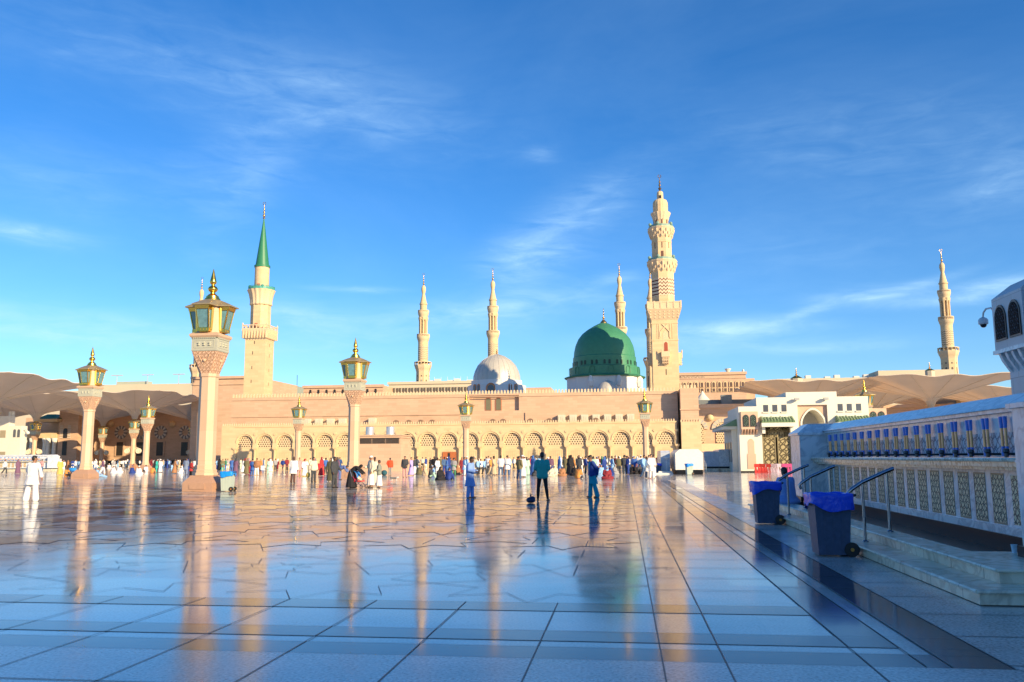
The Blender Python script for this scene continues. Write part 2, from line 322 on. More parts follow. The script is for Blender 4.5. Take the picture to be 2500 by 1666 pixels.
for (x0,x1,y0,y1) in ((-80,-32,39,41.5),(-80,-32,45.5,46.3)): flat(b_,x0,x1,y0,y1,.004)
struct('dark_paving_bands',b_,FLOORD)
gr=MB(); flat(gr,-60,12,-4,7.08,.004); flat(gr,XB3,3.72,7.08,60,.004); flat(gr,3.72,12,7.08,9.6,.004); struct('rough_granite_paving',gr,FLOORG)
j_=MB(); Wd=.012; Wt=.017
def seg(mb,a,b,wd,z=.008,star=False):
    a=Vector(a);b=Vector(b);d=(b-a).normalized(); wd=wd*(.30+1.4*abs(d.x)) if star else wd; n=Vector((-d.y,d.x))*wd/2
    mb.add([(a.x+n.x,a.y+n.y,z),(a.x-n.x,a.y-n.y,z),(b.x-n.x,b.y-n.y,z),(b.x+n.x,b.y+n.y,z)],[(0,1,2,3)])
for x in (.26,.75,XB0): seg(j_,(x,-3),(x,75),Wd)
for x in (XB1,XB2,XB3): seg(j_,(x,7.1),(x,60),Wd)
for k in range(1,26): seg(j_,(.26-1.03*k,-3),(.26-1.03*k,9.72),Wd)
for x in (2.95,3.98,5.01): seg(j_,(x,-3),(x,6.9),Wd)
for y in (1.9,2.95,3.98,5.01,6.05,7.08,7.52,7.76,8.2,9.22,9.72): seg(j_,(-30,y),(XB3,y),Wt if y in (1.9,2.95,3.98,5.01,6.05) else .004)
for k in range(60): y=9.72+1.06*(k+1); seg(j_,(.26,y),(XB0,y),Wt); seg(j_,(XB0,y+.3),(XB3,y+.3),Wt*.7)
for k in range(24):
    y=5.0+1.1*k; seg(j_,(XB3,y),(3.72 if y>9.9 else 9,y),Wt)
seg(j_,(XB3,7.08),(5.6,2.4),Wd)
# geometric star paving: jointed stars with kinked straps
def star_cell(cx,cy,s,st,wd,ph=0.,ro=.5,ri=.30):
    P=[]
    for i in range(16):
        a=PI/8*i+ph; r=(ro if i%2==0 else ri)*s; P.append(Vector((cx+r*cos(a),cy+r*sin(a))))
    for i in range(16): seg(j_,P[i],P[(i+1)%16],wd,star=True)
    if st is not None: st.add([(p.x,p.y,.004) for p in P]+[(cx,cy,.004)],[(i,(i+1)%16,16) for i in range(16)])
    return P
sp=MB(); sg=MB(); S=2.75
for iy in range(0,16):
    for ix in range(-22,0):
        cx=.26+S*.5+ix*S; cy=9.72+S*.5+iy*S; wd=.007+.00028*cy
        P=star_cell(cx,cy,S,(sp if (ix+iy)%2 else sg) if cy>15 else None,wd,0.,.5,.29)
        star_cell(cx+S/2,cy+S/2,S*.42,None,wd*.9,.2); c2=Vector((cx+S/2,cy+S/2)); k_=P[2]; d=(c2-k_); n=Vector((-d.y,d.x)); seg(j_,k_,k_+d*.5+n*.35,wd,star=True); seg(j_,k_+d*.5+n*.35,c2,wd,star=True); seg(j_,c2,c2+d*.5+n*.35,wd,star=True); seg(j_,c2+d*.5+n*.35,c2+d,wd,star=True)
struct('pink_star_inlay',sp,FLOORP); struct('grey_star_inlay',sg,FLOORT)
for k in range(8): y=52+k*4; seg(j_,(-60,y),(.26,y),.03)
for k in range(20):
    seg(j_,(.26-3.1*k,54),(.26-3.1*k,90),.02)
for X_,ya in ((-.73,12),(-1.75,14),(-3.8,16)):
    y=ya
    while y<54: seg(j_,(X_,y),(X_,y+1.1),.014); y+=1.1+rnd.choice((.5,1.1,2.0))
struct('paving_joints',j_,JOINT)
# ---------------------------------------------------------------- old mosque hall
YF=145.; B0=-66.8; BP=3.6865; NB=21
Z1=AY(1652,1028,YF)[1]       # top of arcade wall
Z2=AY(1130,962,YF)[1]        # foot of upper merlons
hall=thing('mosque_hall','long pink stone mosque hall with an arcade of lattice-topped arches','mosque',(-29,YF,0))
lw=MB(); ZS=3.6; XL=B0-BP/2; XR=B0+BP*(NB-.5)
zt=Z1
for k in range(NB):
    cx=B0+BP*k; rr=1.42; zc=4.38; n=14; half=BP/2
    pts=[(cx+rr*cos(PI-PI*i/n),zc+rr*sin(PI*i/n)) for i in range(n+1)]
    # spandrel strips above the arch, solid 0.5 m thick
    y0,y1=YF,YF+.42
    for i in range(n):
        (xa,za),(xb,zb)=pts[i],pts[i+1]
        lw.add([(xa,y0,za),(xb,y0,zb),(xb,y0,zt),(xa,y0,zt)],[(0,1,2,3)])
        lw.add([(xa,y0,za),(xb,y0,zb),(xb,y1,zb),(xa,y1,za)],[(3,2,1,0)])
    for sx in (-1,1):
        e=cx+sx*half; a=cx+sx*rr
        lw.add([(a,y0,ZS),(e,y0,ZS),(e,y0,zt),(a,y0,zt)],[(0,1,2,3)] if sx>0 else [(3,2,1,0)])
        lw.add([(a,y0,ZS),(a,y1,ZS),(a,y1,zc),(a,y0,zc)],[(0,1,2,3)]); lw.add([(a,y0,ZS),(e,y0,ZS),(e,y1,ZS),(a,y1,ZS)],[(0,1,2,3)])
    # raised arch ring (narrow moulding) and disc in the spandrel
    for i in range(n):
        for r0,r1,yy in ((1.58,1.68,YF-.12),):
            A=PI-PI*i/n; Bq=PI-PI*(i+1)/n
            q=[(cx+r*cos(t_),zc+.12+r*sin(t_)) for r,t_ in ((r0,A),(r1,A),(r1,Bq),(r0,Bq))]; lw.prism(q,yy,YF+.02)
    lw.prism([(cx+half+.24*cos(2*PI*i/12),5.98+.24*sin(2*PI*i/12)) for i in range(12)],YF-.12,YF+.02)
    lw.prism([(cx+.09*cos(2*PI*i/8),6.33+.09*sin(2*PI*i/8)) for i in range(8)],YF-.08,YF+.02)
lw.box(XL,XR,YF-.10,YF+.02,Z1-.30,Z1-.18)
lw.box(XL-2.6,XL,YF,YF+1,0,Z1); lw.box(XL,XR,YF+.43,YF+1.6,Z1-.5,Z1)
part('arcade_wall',lw,CREAM,hall,world=True)
cr=MB(); merlons(cr,XL-2.4,XR-.1,YF+.12,Z1,.42,.24,.42,.2); part('arcade_parapet',cr,CREAMC,hall,world=True)
# one bay: infill panel, lattice
pan=MB(); pan.add([(-1.85,0,0),(1.85,0,0),(1.85,0,ZS+.06),(-1.85,0,ZS+.06)],[(0,1,2,3)])
pan.box(-1.3,1.3,-.04,.0,ZS-.08,ZS+.06)
for i in range(-3,4): pan.box(i*.32-.02,i*.32+.02,-.035,-.002,.3,2.75)
pan.box(-1.1,1.1,-.03,-.001,2.75,2.80)
panm=pan.mesh('arch_panel',CREAM)
lt=MB(); lt.add([(x,0,z) for x,z in [(1.5*cos(PI*i/14),.70+1.5*sin(PI*i/14)) for i in range(15)]]+[(-1.5,0,-.05),(1.5,0,-.05)],[tuple(range(17))]); ltm=lt.mesh('pierced_lattice',LATTICE)
colm=MB(); colm.lathe([(.30,0),(.30,.35),(.22,.42),(.20,.5),(.20,3.15),(.26,3.22),(.20,3.3),(.22,3.35)],14); colm.square([(.24,3.3),(.36,3.5),(.36,3.7)]); colme=colm.mesh('arcade_column',CREAM,40)
DOORBAY=round((GX(1024*1.0625,YF)-B0)/BP)
for k in range(NB):
    cx=B0+BP*k
    p=put('arch_panel',panm,hall,loc=(cx+29,.38,0)); put('pierced_lattice',ltm,p,loc=(0,-.02,ZS+.1))
    if k==DOORBAY:
        d=MB(); d.box(-1.1,-.35,-.12,-.05,0,2.55); d.box(.1,1.1,-.12,-.05,0,2.55); d.box(-.35,.1,-.07,-.05,0,2.5); dd=put('door',d.mesh('door',DOORW),hall,loc=(cx+29+.1,.35,0))
        f=MB(); f.box(-1.2,-1.1,-.14,-.02,0,2.65); f.box(1.1,1.2,-.14,-.02,0,2.65); f.box(-1.1,1.1,-.14,-.02,2.55,2.65); put('door_frame',f.mesh('door_frame',DOORW),dd)
        q=MB(); q.box(-.34,.09,-.082,-.075,0,2.45); put('dark_opening',q.mesh('dark_opening',DARK),dd)
for k in range(NB+1): put('column',colme,hall,loc=(B0+BP*(k-.5)+29,.08,0))
# upper wall
YU=147.; uw=MB(); x0=AY(567,964,YU)[0]; x1=XR+.4; zu=AY(1130,963,YU)[1]
xa,za=AY(900+1440*.17,930+215*.17,YU); xb,_=AY(900+2158*.17,930+215*.17,YU); _,zb=AY(1200,930+430*.17,YU)
zl=AY(1000,930+490*.17,YU)[1]
uw.box(x0,xa,YU,YU+10,0,zu); uw.box(xb,x1,YU,YU+10,0,zu); uw.box(xa,xb,YU,YU+10,za,zu); uw.box(xa,xb,YU,YU+10,0,zb); uw.box(xa,xb,YU+.7,YU+10,zb,za)
uw.box(x0-.3,xa-1.5,YU-.16,YU-.002,zl-.1,zl+.12); xs,_=AY(900+2250*.17,1010,YU); zs=AY(1300,930+455*.17,YU)[1]
uw.box(xs,x1,YU-.22,YU-.002,7,zs-.0); uw.box(x0,x1,YU-.12,YU-.004,zu-.55,zu-.42)
part('upper_wall',uw,PINK,hall,world=True)
cr=MB(); merlons(cr,x0+.2,x1,YU+.25,zu,.56,.36,.66,.3); part('upper_parapet',cr,CREAMC,hall,world=True)
for u in (1712,1858):
    cx,cz=AY(900+u*.17,930+418*.17,YU); o=MB()
    A=arch(cx,cz,.85,2.1,10); Bq=arch(cx,cz-.05,1.1,2.25,10)
    o.loops([[(x,YU+.58,z) for x,z in Bq],[(x,YU+.69,z) for x,z in Bq]]); wdw=part('window',o,mat('red_brick_window_surround',(.42,.15,.08),.7),hall,world=True)
    i_=MB(); i_.loops([[(x,YU+.56,z) for x,z in A],[(x,YU+.575,z) for x,z in A]]); part('pane',i_,mat('dusty_green_glass',(.16,.15,.09),.3),wdw,world=True)
# louvred vent boxes standing on the arcade roof, dark-topped skylights
for (xa_,xb_,n) in ((748,835,4),(908,921,1),(1371,1540,7)):
    for i in range(n):
        xx=xa_+(xb_-xa_)*(i/(max(n-1,1))) if n>1 else xa_; cx,_=AY(xx,1025,YF+1); v=MB(); v.box(cx-.62,cx+.62,YF+.9,YF+1.9,Z1,Z1+1.15 if n!=7 else Z1+1.3)
        for q in range(3): v.box(cx-.5+q*.36,cx-.34+q*.36,YF+.86,YF+.895,Z1+.2,Z1+1.0)
        part('roof_vent',v,mat('pale_grey_vent_render',(.60,.55,.42),.8),hall,world=True)
for xx in (967,998,1027,1055,1203,1228,1295,1341,1455): 
    cx,_=AY(xx,1030,YF+1); v=MB(); v.prism(arch(cx,Z1,1.1,.75,8),YF+.8,YF+1.5); part('roof_skylight',v,mat('brown_skylight_hood',(.22,.14,.09),.6),hall,smooth=30,world=True)
# right hand wing stepping forward
wing=thing('mosque_wing','square pink stone corner wing standing forward at the right end of the arcade','building',(10,144.4,0))
wx0,_=AY(1662,1000,144.4); wx1,_=AY(1706,1000,144.4); zw=AY(1690,948,144.4)[1]; zw1=AY(1690,1030,144.4)[1]
wb=MB(); wb.box(wx0,wx1,144.4,158,zw1,zw); part('upper_wall',wb,PINK,wing,world=True)
wb=MB(); wb.box(wx0-.05,wx1+.25,144.2,157,0,zw1); part('lower_wall',wb,CREAM,wing,world=True)
cr=MB(); merlons(cr,wx0+.2,wx1-.1,144.6,zw,.56,.36,.62,.3); merlons(cr,wx0,wx1+.2,144.35,zw1,.42,.24,.4,.2); part('parapet',cr,CREAMC,wing,world=True)
wb=MB(); z=AY(1690,1000,144.4)[1]; wb.box(wx0-.15,wx1+.2,144.25,144.398,z-.08,z+.1); part('moulding',wb,PINK,wing,world=True)
# taller block behind at left
blk=thing('side_hall','tall plain pink hall wall standing between the front lamp pillar and the green-spired minaret','building',(-85,176,0))
xl,_=AY(470,930,176); xr,_=AY(592,930,176); zt=AY(560,921,176)[1]
wb=MB(); wb.box(xl,xr+3,176,200,0,zt); part('wall',wb,PINK,blk,world=True)
wb=MB(); wb.box(xl-.3,xr+3,175.6,176-.003,zt-.35,zt+.2); wb.box(xl-.1,xr+3,175.8,176-.004,zt-1.7,zt-1.5); part('cornice',wb,PINK,blk,world=True)
# ---------------------------------------------------------------- minarets
def finial(mb,z0,z1,r,crescent=True,y=0.):
    h=z1-z0; P=[(r*.9,z0),(r*.35,z0+.06*h)]
    for a,b in ((.12,.9),(.32,.65),(.50,.5)): P+=[(r*.25,z0+(a-.05)*h),(r*b*.8,z0+a*h),(r*b,z0+(a+.045)*h),(r*b*.7,z0+(a+.09)*h),(r*.22,z0+(a+.13)*h)]
    P+=[(r*.15,z0+.8*h)]
    mb.lathe(P,10)
    if crescent:
        rr=h*.085; c=z0+.8*h+rr; mb.tube([(rr*cos(-PI/2+t),0,c+rr*sin(-PI/2+t)) for t in [PI*1.86*(i/16-.5)+.0 for i in range(17)]],r*.17,6)
def left_minaret():
    Y=150.; W=3.95; cx=AY(594,962,Y)[0]+W/2; cy=Y+W/2; zc=lambda yy: AY(628,480+yy*.319,cy)[1]; mp=.0244
    t=thing('minaret','slender minaret with a pointed green cone roof rising at the left end of the hall','minaret',(cx,cy,0))
    m=MB(); m.square([(W/2,0),(W/2,zc(1110))]);
    part('square_shaft',m,CREAM,t)
    sl=MB()
    for yy,xx in ((1128,.2),(1207,-.1),(1318,-.15),(1422,-.2)):
        z=zc(yy); sl.box(xx-.4,xx-.28,-W/2-.02,-W/2+.05,z-.3,z+.3); sl.box(W/2-.05,W/2+.02,-.06,.06,z-.7,z-.1)
    part('slit_window',sl,DARK,t)
    m=MB(); zb=zc(1110); zt=zc(1030); n=5
    for i in range(n): m.square([(W/2+.03+i*.11,zb+(zt-zb)*i/n),(W/2+.12+i*.11,zb+(zt-zb)*(i+1)/n)])
    for s in (-1,1):
        for k in range(9):
            u=-W/2+W*k/8; m.box(u*1.13-.1,u*1.13+.1,s*(W/2+.35)-.2,s*(W/2+.35)+.2,zb+.35,zt); m.box(s*(W/2+.35)-.2,s*(W/2+.35)+.2,u*1.13-.1,u*1.13+.1,zb+.35,zt)
    part('corbelled_balcony',m,CREAMC,t)
    m=MB(); h=W/2+.5; zr=zc(995)
    m.box(-h,h,-h,-h+.15,zt,zt+.18); m.box(-h,h,h-.15,h,zt,zt+.18); m.box(-h,-h+.15,-h+.151,h-.151,zt,zt+.18); m.box(h-.15,h,-h+.151,h-.151,zt,zt+.18)
    for s in (-1,1):
        m.box(-h,h,s*(h-.08)-.07,s*(h-.08)+.07,zr-.14,zr); m.box(s*(h-.08)-.07,s*(h-.08)+.07,-h+.16,h-.16,zr-.14,zr)
        for k in range(8):
            u=-h+.1+(2*h-.2)*k/7; m.box(u-.1,u+.1,s*(h-.08)-.05,s*(h-.08)+.05,zt+.181,zr-.141); m.box(s*(h-.08)-.05,s*(h-.08)+.05,u-.1,u+.1,zt+.181,zr-.141)
        for q in (-1,1): m.lathe([(.14,zr),(.16,zr+.2),(.05,zr+.35),(.02,zr+.5)],8,(s*(h-.1),q*(h-.1)))
    part('railing',m,CREAMC,t)
    m=MB(); m.lathe([(1.85,zt),(1.85,zc(830))],8,ph=PI/8); part('octagonal_shaft',m,CREAM,t)
    m=MB(); z0,z1=zc(832),zc(722); m.lathe([(1.9,z0-.15),(2.02,z0),(1.95,z0+.3),(2.0,z0+(z1-z0)*.35),(2.2,z0+(z1-z0)*.7),(2.5,z1-.1),(2.55,z1)],64,fl=.045,nf=16); part('fluted_balcony',m,CREAMC,t,60)
    m=MB(); m.tube([(2.42*cos(2*PI*i/24),2.42*sin(2*PI*i/24),zc(697)) for i in range(25)],.05,5)
    for i in range(24): a=2*PI*i/24; m.tube([(2.42*cos(a),2.42*sin(a),z1),(2.42*cos(a),2.42*sin(a),zc(697))],.035,4)
    m.lathe([(2.44,z1+.02),(2.44,z1+.5),(2.40,z1+.5),(2.40,z1+.02)],24)
    for a in (.6,2.2,3.9,5.2): m.ball((2.3*cos(a),2.3*sin(a),zc(700)),.28,8,6)
    part('green_balcony_rail',m,mat('green_painted_rail',(.06,.30,.24),.5),t)
    m=MB(); m.lathe([(1.36,z1),(1.36,zc(545))],24); part('round_shaft',m,CREAM,t,40)
    m=MB(); m.box(-.25,.25,-1.42,-1.3,z1,z1+1.1); m.box(-.25,.25,-1.95,-1.8,zt+.2,zt+1.2); part('doorway',m,mat('red_brown_small_door',(.45,.14,.08),.6),t)
    m=MB(); m.lathe([(1.45,zc(548)),(1.48,zc(532)),(1.25,zc(530)),(.08,zc(170))],24,fl=.02,nf=12); part('green_cone',m,GREENC,t,40)
    m=MB(); finial(m,zc(170),zc(43),.32); part('finial',m,BRASS,t,50)
left_minaret()
def great_minaret():
    Y=150.; xa,_=AY(1596,945,Y); xb,_=AY(1660,945,Y); W=xb-xa; cx=(xa+xb)/2-.05; cy=Y+W/2
    def z4(v): return AY(1613,410+v*.185,cy)[1]
    def z5(v): return AY(1622,680+v*.185,cy)[1]
    k=.185*.0742
    t=thing('minaret','tall cream minaret of stacked drums with red and black zigzag bands, beside the green dome','minaret',(cx,cy,0)); H=W/2
    m=MB(); m.square([(H,0),(H,z5(565))]); m.box(-H-.06,H+.06,-H-.06,H+.06,z5(845),z5(825)); m.box(-H-.06,H+.06,-H-.06,H+.06,z5(625),z5(605))
    for s in (-1,1): m.box(s*.95-.12,s*.95+.12,-H-.07,-H-.002,z5(820),z5(625)); m.box(s*1.3-.06,s*1.3+.06,-H-.05,-H-.002,z5(820),z5(625))
    part('square_shaft',m,CREAM,t)
    m=MB(); m.tube([(-.8,-H-.05,z5(800)),(-.8,-H-.05,z5(730)),(0,-H-.05,z5(660)),(.8,-H-.05,z5(730)),(.8,-H-.05,z5(800))],.1,6)
    m.tube([(-.45,-H-.05,z5(630)),(.45,-H-.05,z5(700))],.09,6); m.tube([(.45,-H-.05,z5(630)),(-.45,-H-.05,z5(700))],.09,6)
    m.prism(arch(.1,z5(1020),.9,z5(715)-z5(1020),10,.3),-H-.02,-H-.001); part('strapwork_arch',m,CREAMC,t)
    m=MB(); m.prism(arch(.12,z5(980),.62,z5(860)-z5(980),8,.2),-H-.05,-H-.022); part('balcony_door',m,mat('dark_red_balcony_door',(.35,.07,.03),.5),t)
    for ang in (0,PI/2,-PI/2):
        m=MB(); zb=z5(1175); z1_=z5(1060); z2_=z5(990)
        m.loops([[(-.15,-H,zb-.1),(.15,-H,zb-.1),(.15,-H+.05,zb-.1),(-.15,-H+.05,zb-.1)],[(-.62,-H-.35,zb+.5),(.62,-H-.35,zb+.5),(.62,-H+.1,zb+.5),(-.62,-H+.1,zb+.5)],[(-.7,-H-.62,z1_),(.7,-H-.62,z1_),(.7,-H+.1,z1_),(-.7,-H+.1,z1_)]])
        for i in range(4): 
            for q in range(3): m.box(-.56+i*.32,-.44+i*.32,-H-.70+.02*q,-H-.3,zb+.35+q*.42,zb+.62+q*.42)
        m.box(-.72,.72,-H-.78,-H-.68,z1_,z2_); m.box(-.72,-.62,-H-.67,-H,z1_,z2_); m.box(.62,.72,-H-.67,-H,z1_,z2_)
        for s in (-1,1): m.lathe([(.09,z2_),(.11,z2_+.3),(.02,z2_+.55)],6,(s*.67,-H-.72))
        o=part('bracketed_balcony',m,CREAMC,t); o.rotation_euler=(0,0,ang)
    m=MB(); z=z5(1250); m.box(-.05,.1,-H-.012,-H-.002,z-.55,z+.5); part('slit_window',m,DARK,t)
    # big square balcony
    m=MB(); zb,zt=z5(572),z5(440); BH=215*k*1.0
    for i in range(4): f0=i/4; m.square([(H+.02+(BH-H-.05)*f0,zb+(zt-zb)*f0),(H+.12+(BH-H-.05)*(f0+.2),zb+(zt-zb)*(f0+.24))])
    for a in range(4):
        q=Matrix.Rotation(a*PI/2,3,'Z')
        for i in range(7):
            u=(-1+i/3)*(H+.15)
            for j in range(3):
                y=-(H+.12+j*.17); bx=MB(); bx.box(u-.13,u+.13,y-.14,y+.12,zb+.3+j*.5,zb+.72+j*.5); m.add([q@Vector(v) for v in bx.v],bx.f)
    part('corbelled_balcony',m,CREAMC,t)
    m=MB(); zr=z5(335); m.box(-BH,BH,-BH,BH,zt,zt+.15)
    for a in range(4):
        q=Matrix.Rotation(a*PI/2,3,'Z'); bx=MB(); bx.box(-BH+.1,BH-.1,-BH+.02,-BH+.16,zt+.152,zt+1.25)
        for i in range(6): u=-BH+.1+(2*BH-.2)*i/5; bx.box(u-.13,u+.13,-BH-.06,-BH+.018,zt+.152,zr)
        bx.box(-BH,BH,-BH-.03,-BH+.19,zr-.3,zr-.1); m.add([q@Vector(v) for v in bx.v],bx.f)
    part('balustrade',m,CREAMC,t)
    m=MB(); m.lathe([(147*k*1.04,zt),(147*k*1.04,z5(250))],8,ph=PI/8); part('octagonal_drum',m,CREAM,t)
    m=MB(); m.lathe([(147*k*1.04,z4(1478)),(147*k*1.04,z4(1385))],8,ph=PI/8); part('drum_neck',m,CREAM,t)
    zz=pattern_mat('red_black_zigzag_inlay',(.70,.55,.38),(.13,.035,.03),'zigzag',.62,rough=.8,line=.17)
    m=MB(); m.lathe([(147*k*1.05,z5(250)),(147*k*1.05,z4(1478))],8,ph=PI/8); part('zigzag_drum',m,zz,t)
    def balcony(zb,zt,r0,r1,zr,nm):
        m=MB(); pf=[(r0,zb)]
        for i in range(1,6): f=i/5; pf+=[(r0+(r1-r0)*(f-.1)**.8,zb+(zt-zb)*(f-.12)),(r0+(r1-r0)*f,zb+(zt-zb)*(f-.08))]
        pf+=[(r1,zt)]; m.lathe(pf,32,fl=.02,nf=16)
        for j in range(3):
            f=.22+.27*j; rr=r0+(r1-r0)*f+.05; z_=zb+(zt-zb)*f
            for i in range(16):
                a=2*PI*(i+.5*(j%2))/16; m.lathe([(.02,z_-.30*(zt-zb)),(.15,z_-.05*(zt-zb)),(.17,z_+.02*(zt-zb)),(.05,z_+.04*(zt-zb))],6,(rr*cos(a),rr*sin(a)))
        part(nm,m,CREAMC,t,30)
        if zr:
            m=MB(); rr=r1*.93; m.lathe([(rr,zt-.02),(rr,zr),(rr-.08,zr),(rr-.08,zt-.02)],16)
            for a in (.5,1.4,2.6,3.6,4.4,5.6): m.ball((rr*cos(a),rr*sin(a),zt+.55),.3,8,6)
            part('balcony_floodlights',m,mat('grey_green_floodlight',(.20,.33,.27),.4),t)
    balcony(z4(1385),z4(1240),145*k,195*k,z4(1210),'third_balcony')
    m=MB(); m.lathe([(130*k*1.04,z4(1240)),(130*k*1.04,z4(930))],8,ph=PI/8)
    for yy in (1000,): m.lathe([(134*k*1.04,z4(yy+6)),(134*k*1.04,z4(yy-6))],8,ph=PI/8)
    part('octagonal_drum',m,CREAM,t)
    m=MB()
    for a in range(8):
        q=Matrix.Rotation(a*PI/4,3,'Z'); bx=MB(); r=130*k*1.04*cos(PI/8); bx.box(-.09,.09,-r-.02,-r+.1,z4(1085),z4(1000)); 
        if a%2==0: bx.box(-.24,.24,-r-.02,-r+.1,z4(1235),z4(1125))
        m.add([q@Vector(v) for v in bx.v],bx.f)
    part('window_slots',m,mat('brown_window_slot',(.14,.06,.04),.6),t)
    balcony(z4(935),z4(805),130*k,172*k,z4(775),'second_balcony')
    m=MB(); m.lathe([(96*k,z4(805)),(96*k,z4(700))],16)
    part('round_drum',m,CREAM,t,30)
    m=MB()
    for a in range(8): q=Matrix.Rotation(a*PI/4+.1,3,'Z'); bx=MB(); bx.box(-.14,.14,-96*k-.03,-96*k+.1,z4(780),z4(665)); m.add([q@Vector(v) for v in bx.v],bx.f)
    part('window_slots',m,mat('brown_window_slot',(.14,.06,.04),.6),t)
    m=MB(); m.lathe([(98*k,z4(705)),(108*k,z4(660)),(125*k,z4(620)),(128*k,z4(603)),(95*k,z4(600))],32,fl=.03,nf=16); part('crown_balcony',m,CREAMC,t,30)
    m=MB(); m.lathe([(93*k,z4(600)),(95*k,z4(500)),(93*k,z4(465)),(82*k,z4(440)),(60*k,z4(424)),(45*k,z4(418))],48,fl=.04,nf=16); part('ribbed_dome',m,CREAM,t,60)
    m=MB(); m.lathe([(44*k,z4(420)),(44*k,z4(350)),(40*k,z4(325)),(24*k,z4(312)),(12*k,z4(308))],8,ph=PI/8); part('cupola',m,CREAM,t)
    m=MB(); m.box(-.22,.22,-46*k,-38*k,z4(412),z4(375)); part('cupola_opening',m,DARK,t)
    m=MB(); finial(m,z4(312),z4(86),.34); part('finial',m,BRONZE,t,50)
great_minaret()
ZIGF=pattern_mat('carved_zigzag_stone',(.70,.55,.36),(.34,.24,.14),'zigzag',1.05,rough=.85,line=.22)
def far_minaret():
    s=.0475
    def z(y): return 104-(y-120)*s
    t=thing('minaret','','minaret',(0,0,0))
    m=MB(); m.square([(4.6,0),(4.6,30)]); m.lathe([(80*s,30),(78*s,z(1290))],8,ph=PI/8); part('octagonal_base',m,CREAM,t)
    m=MB()
    for a in range(8):
        q=Matrix.Rotation(a*PI/4,3,'Z'); r=78*s*cos(PI/8); bx=MB(); bx.prism(arch(0,z(1500),.9,z(1380)-z(1500),8),-r-.06,-r+.1); bx.box(-.35,.35,-r-.06,-r+.1,z(1345),z(1330)); m.add([q@Vector(v) for v in bx.v],bx.f)
    part('windows',m,mat('dusky_window',(.10,.08,.06),.6),t)
    def bal(yt,yr,yb,r1,r0,n):
        m=MB(); m.lathe([(r0*s,z(yb)),((r0+(r1-r0)*.35)*s,z(yb-(yb-yr)*.45)),((r0+(r1-r0)*.5)*s,z(yb-(yb-yr)*.5)),((r0+(r1-r0)*.75)*s,z(yb-(yb-yr)*.8)),(r1*s,z(yr)),(r1*s,z(yr)+.3),(r1*.9*s,z(yr)+.3)],n,ph=PI/n)
        m.lathe([(r1*s,z(yt)-.35),(r1*s,z(yt)),(r1*.93*s,z(yt)),(r1*.93*s,z(yt)-.35)],n,ph=PI/n)
        for i in range(n*2): a=PI*i/n; m.lathe([(.22,z(yr)+.3),(.22,z(yt)-.35)],4,((r1-3)*s*cos(a)*.97,(r1-3)*s*sin(a)*.97))
        part('balcony',m,CREAMC,t,30)
    bal(1172,1215,1290,103,78,8); bal(848,885,945,76,58,16); bal(565,595,655,65,51,16)
    m=MB(); m.lathe([(60*s,z(1215)),(58*s,z(1150))],24); m.lathe([(58*s,z(990)),(58*s,z(940))],24); part('round_shaft',m,CREAM,t,40)
    m=MB(); m.lathe([(58.5*s,z(1150)),(58.5*s,z(990))],24); part('zigzag_shaft',m,ZIGF,t,40)
    m=MB()
    for i in range(8): a=2*PI*i/8+.2; m.lathe([(.62,z(885)),(.42,z(840)),(.42,z(700)),(.75,z(665)),(.8,z(650))],8,(42*s*cos(a),42*s*sin(a)))
    m.lathe([(30*s,z(885)),(30*s,z(650))],12); m.lathe([(52*s,z(680)),(52*s,z(650))],16); part('open_colonnade',m,CREAM,t,40)
    m=MB(); m.lathe([(40*s,z(595)),(40*s,z(500)),(46*s,z(498)),(46*s,z(486)),(40*s,z(484)),(30*s,z(440)),(18*s,z(378)),(17*s,z(370)),(22*s,z(350)),(27*s,z(318)),(24*s,z(290)),(12*s,z(270)),(6*s,z(262))],24,fl=.0); part('spire',m,CREAM,t,50)
    m=MB(); finial(m,z(268),z(118),.62); part('finial',m,BRASS,t,50)
    return t
fm=far_minaret()
fl=[(494,'far tall minaret whose slim tip shows just left of the nearest lantern'),(1034.5,'far tall minaret standing clear in the sky left of the silver dome'),(1203,'far tall minaret rising directly behind the silver dome'),
 (1511,'far tall minaret rising directly behind the green dome'),(1586,'far tall minaret half hidden behind the zigzag-banded minaret'),(2296.3,'far tall minaret standing alone over the right-hand umbrellas')]
tips=[677,667,655,643,650,608]
for i,((x,lab),ty) in enumerate(zip(fl,tips)):
    X,Y=GR(x,ty,104); 
    if i==0: fm.location=(X,Y,0); fm['label']=lab; fm['group']='far minarets of the mosque'
    else: dup(fm,(X,Y,0),label=lab,group='far minarets of the mosque')
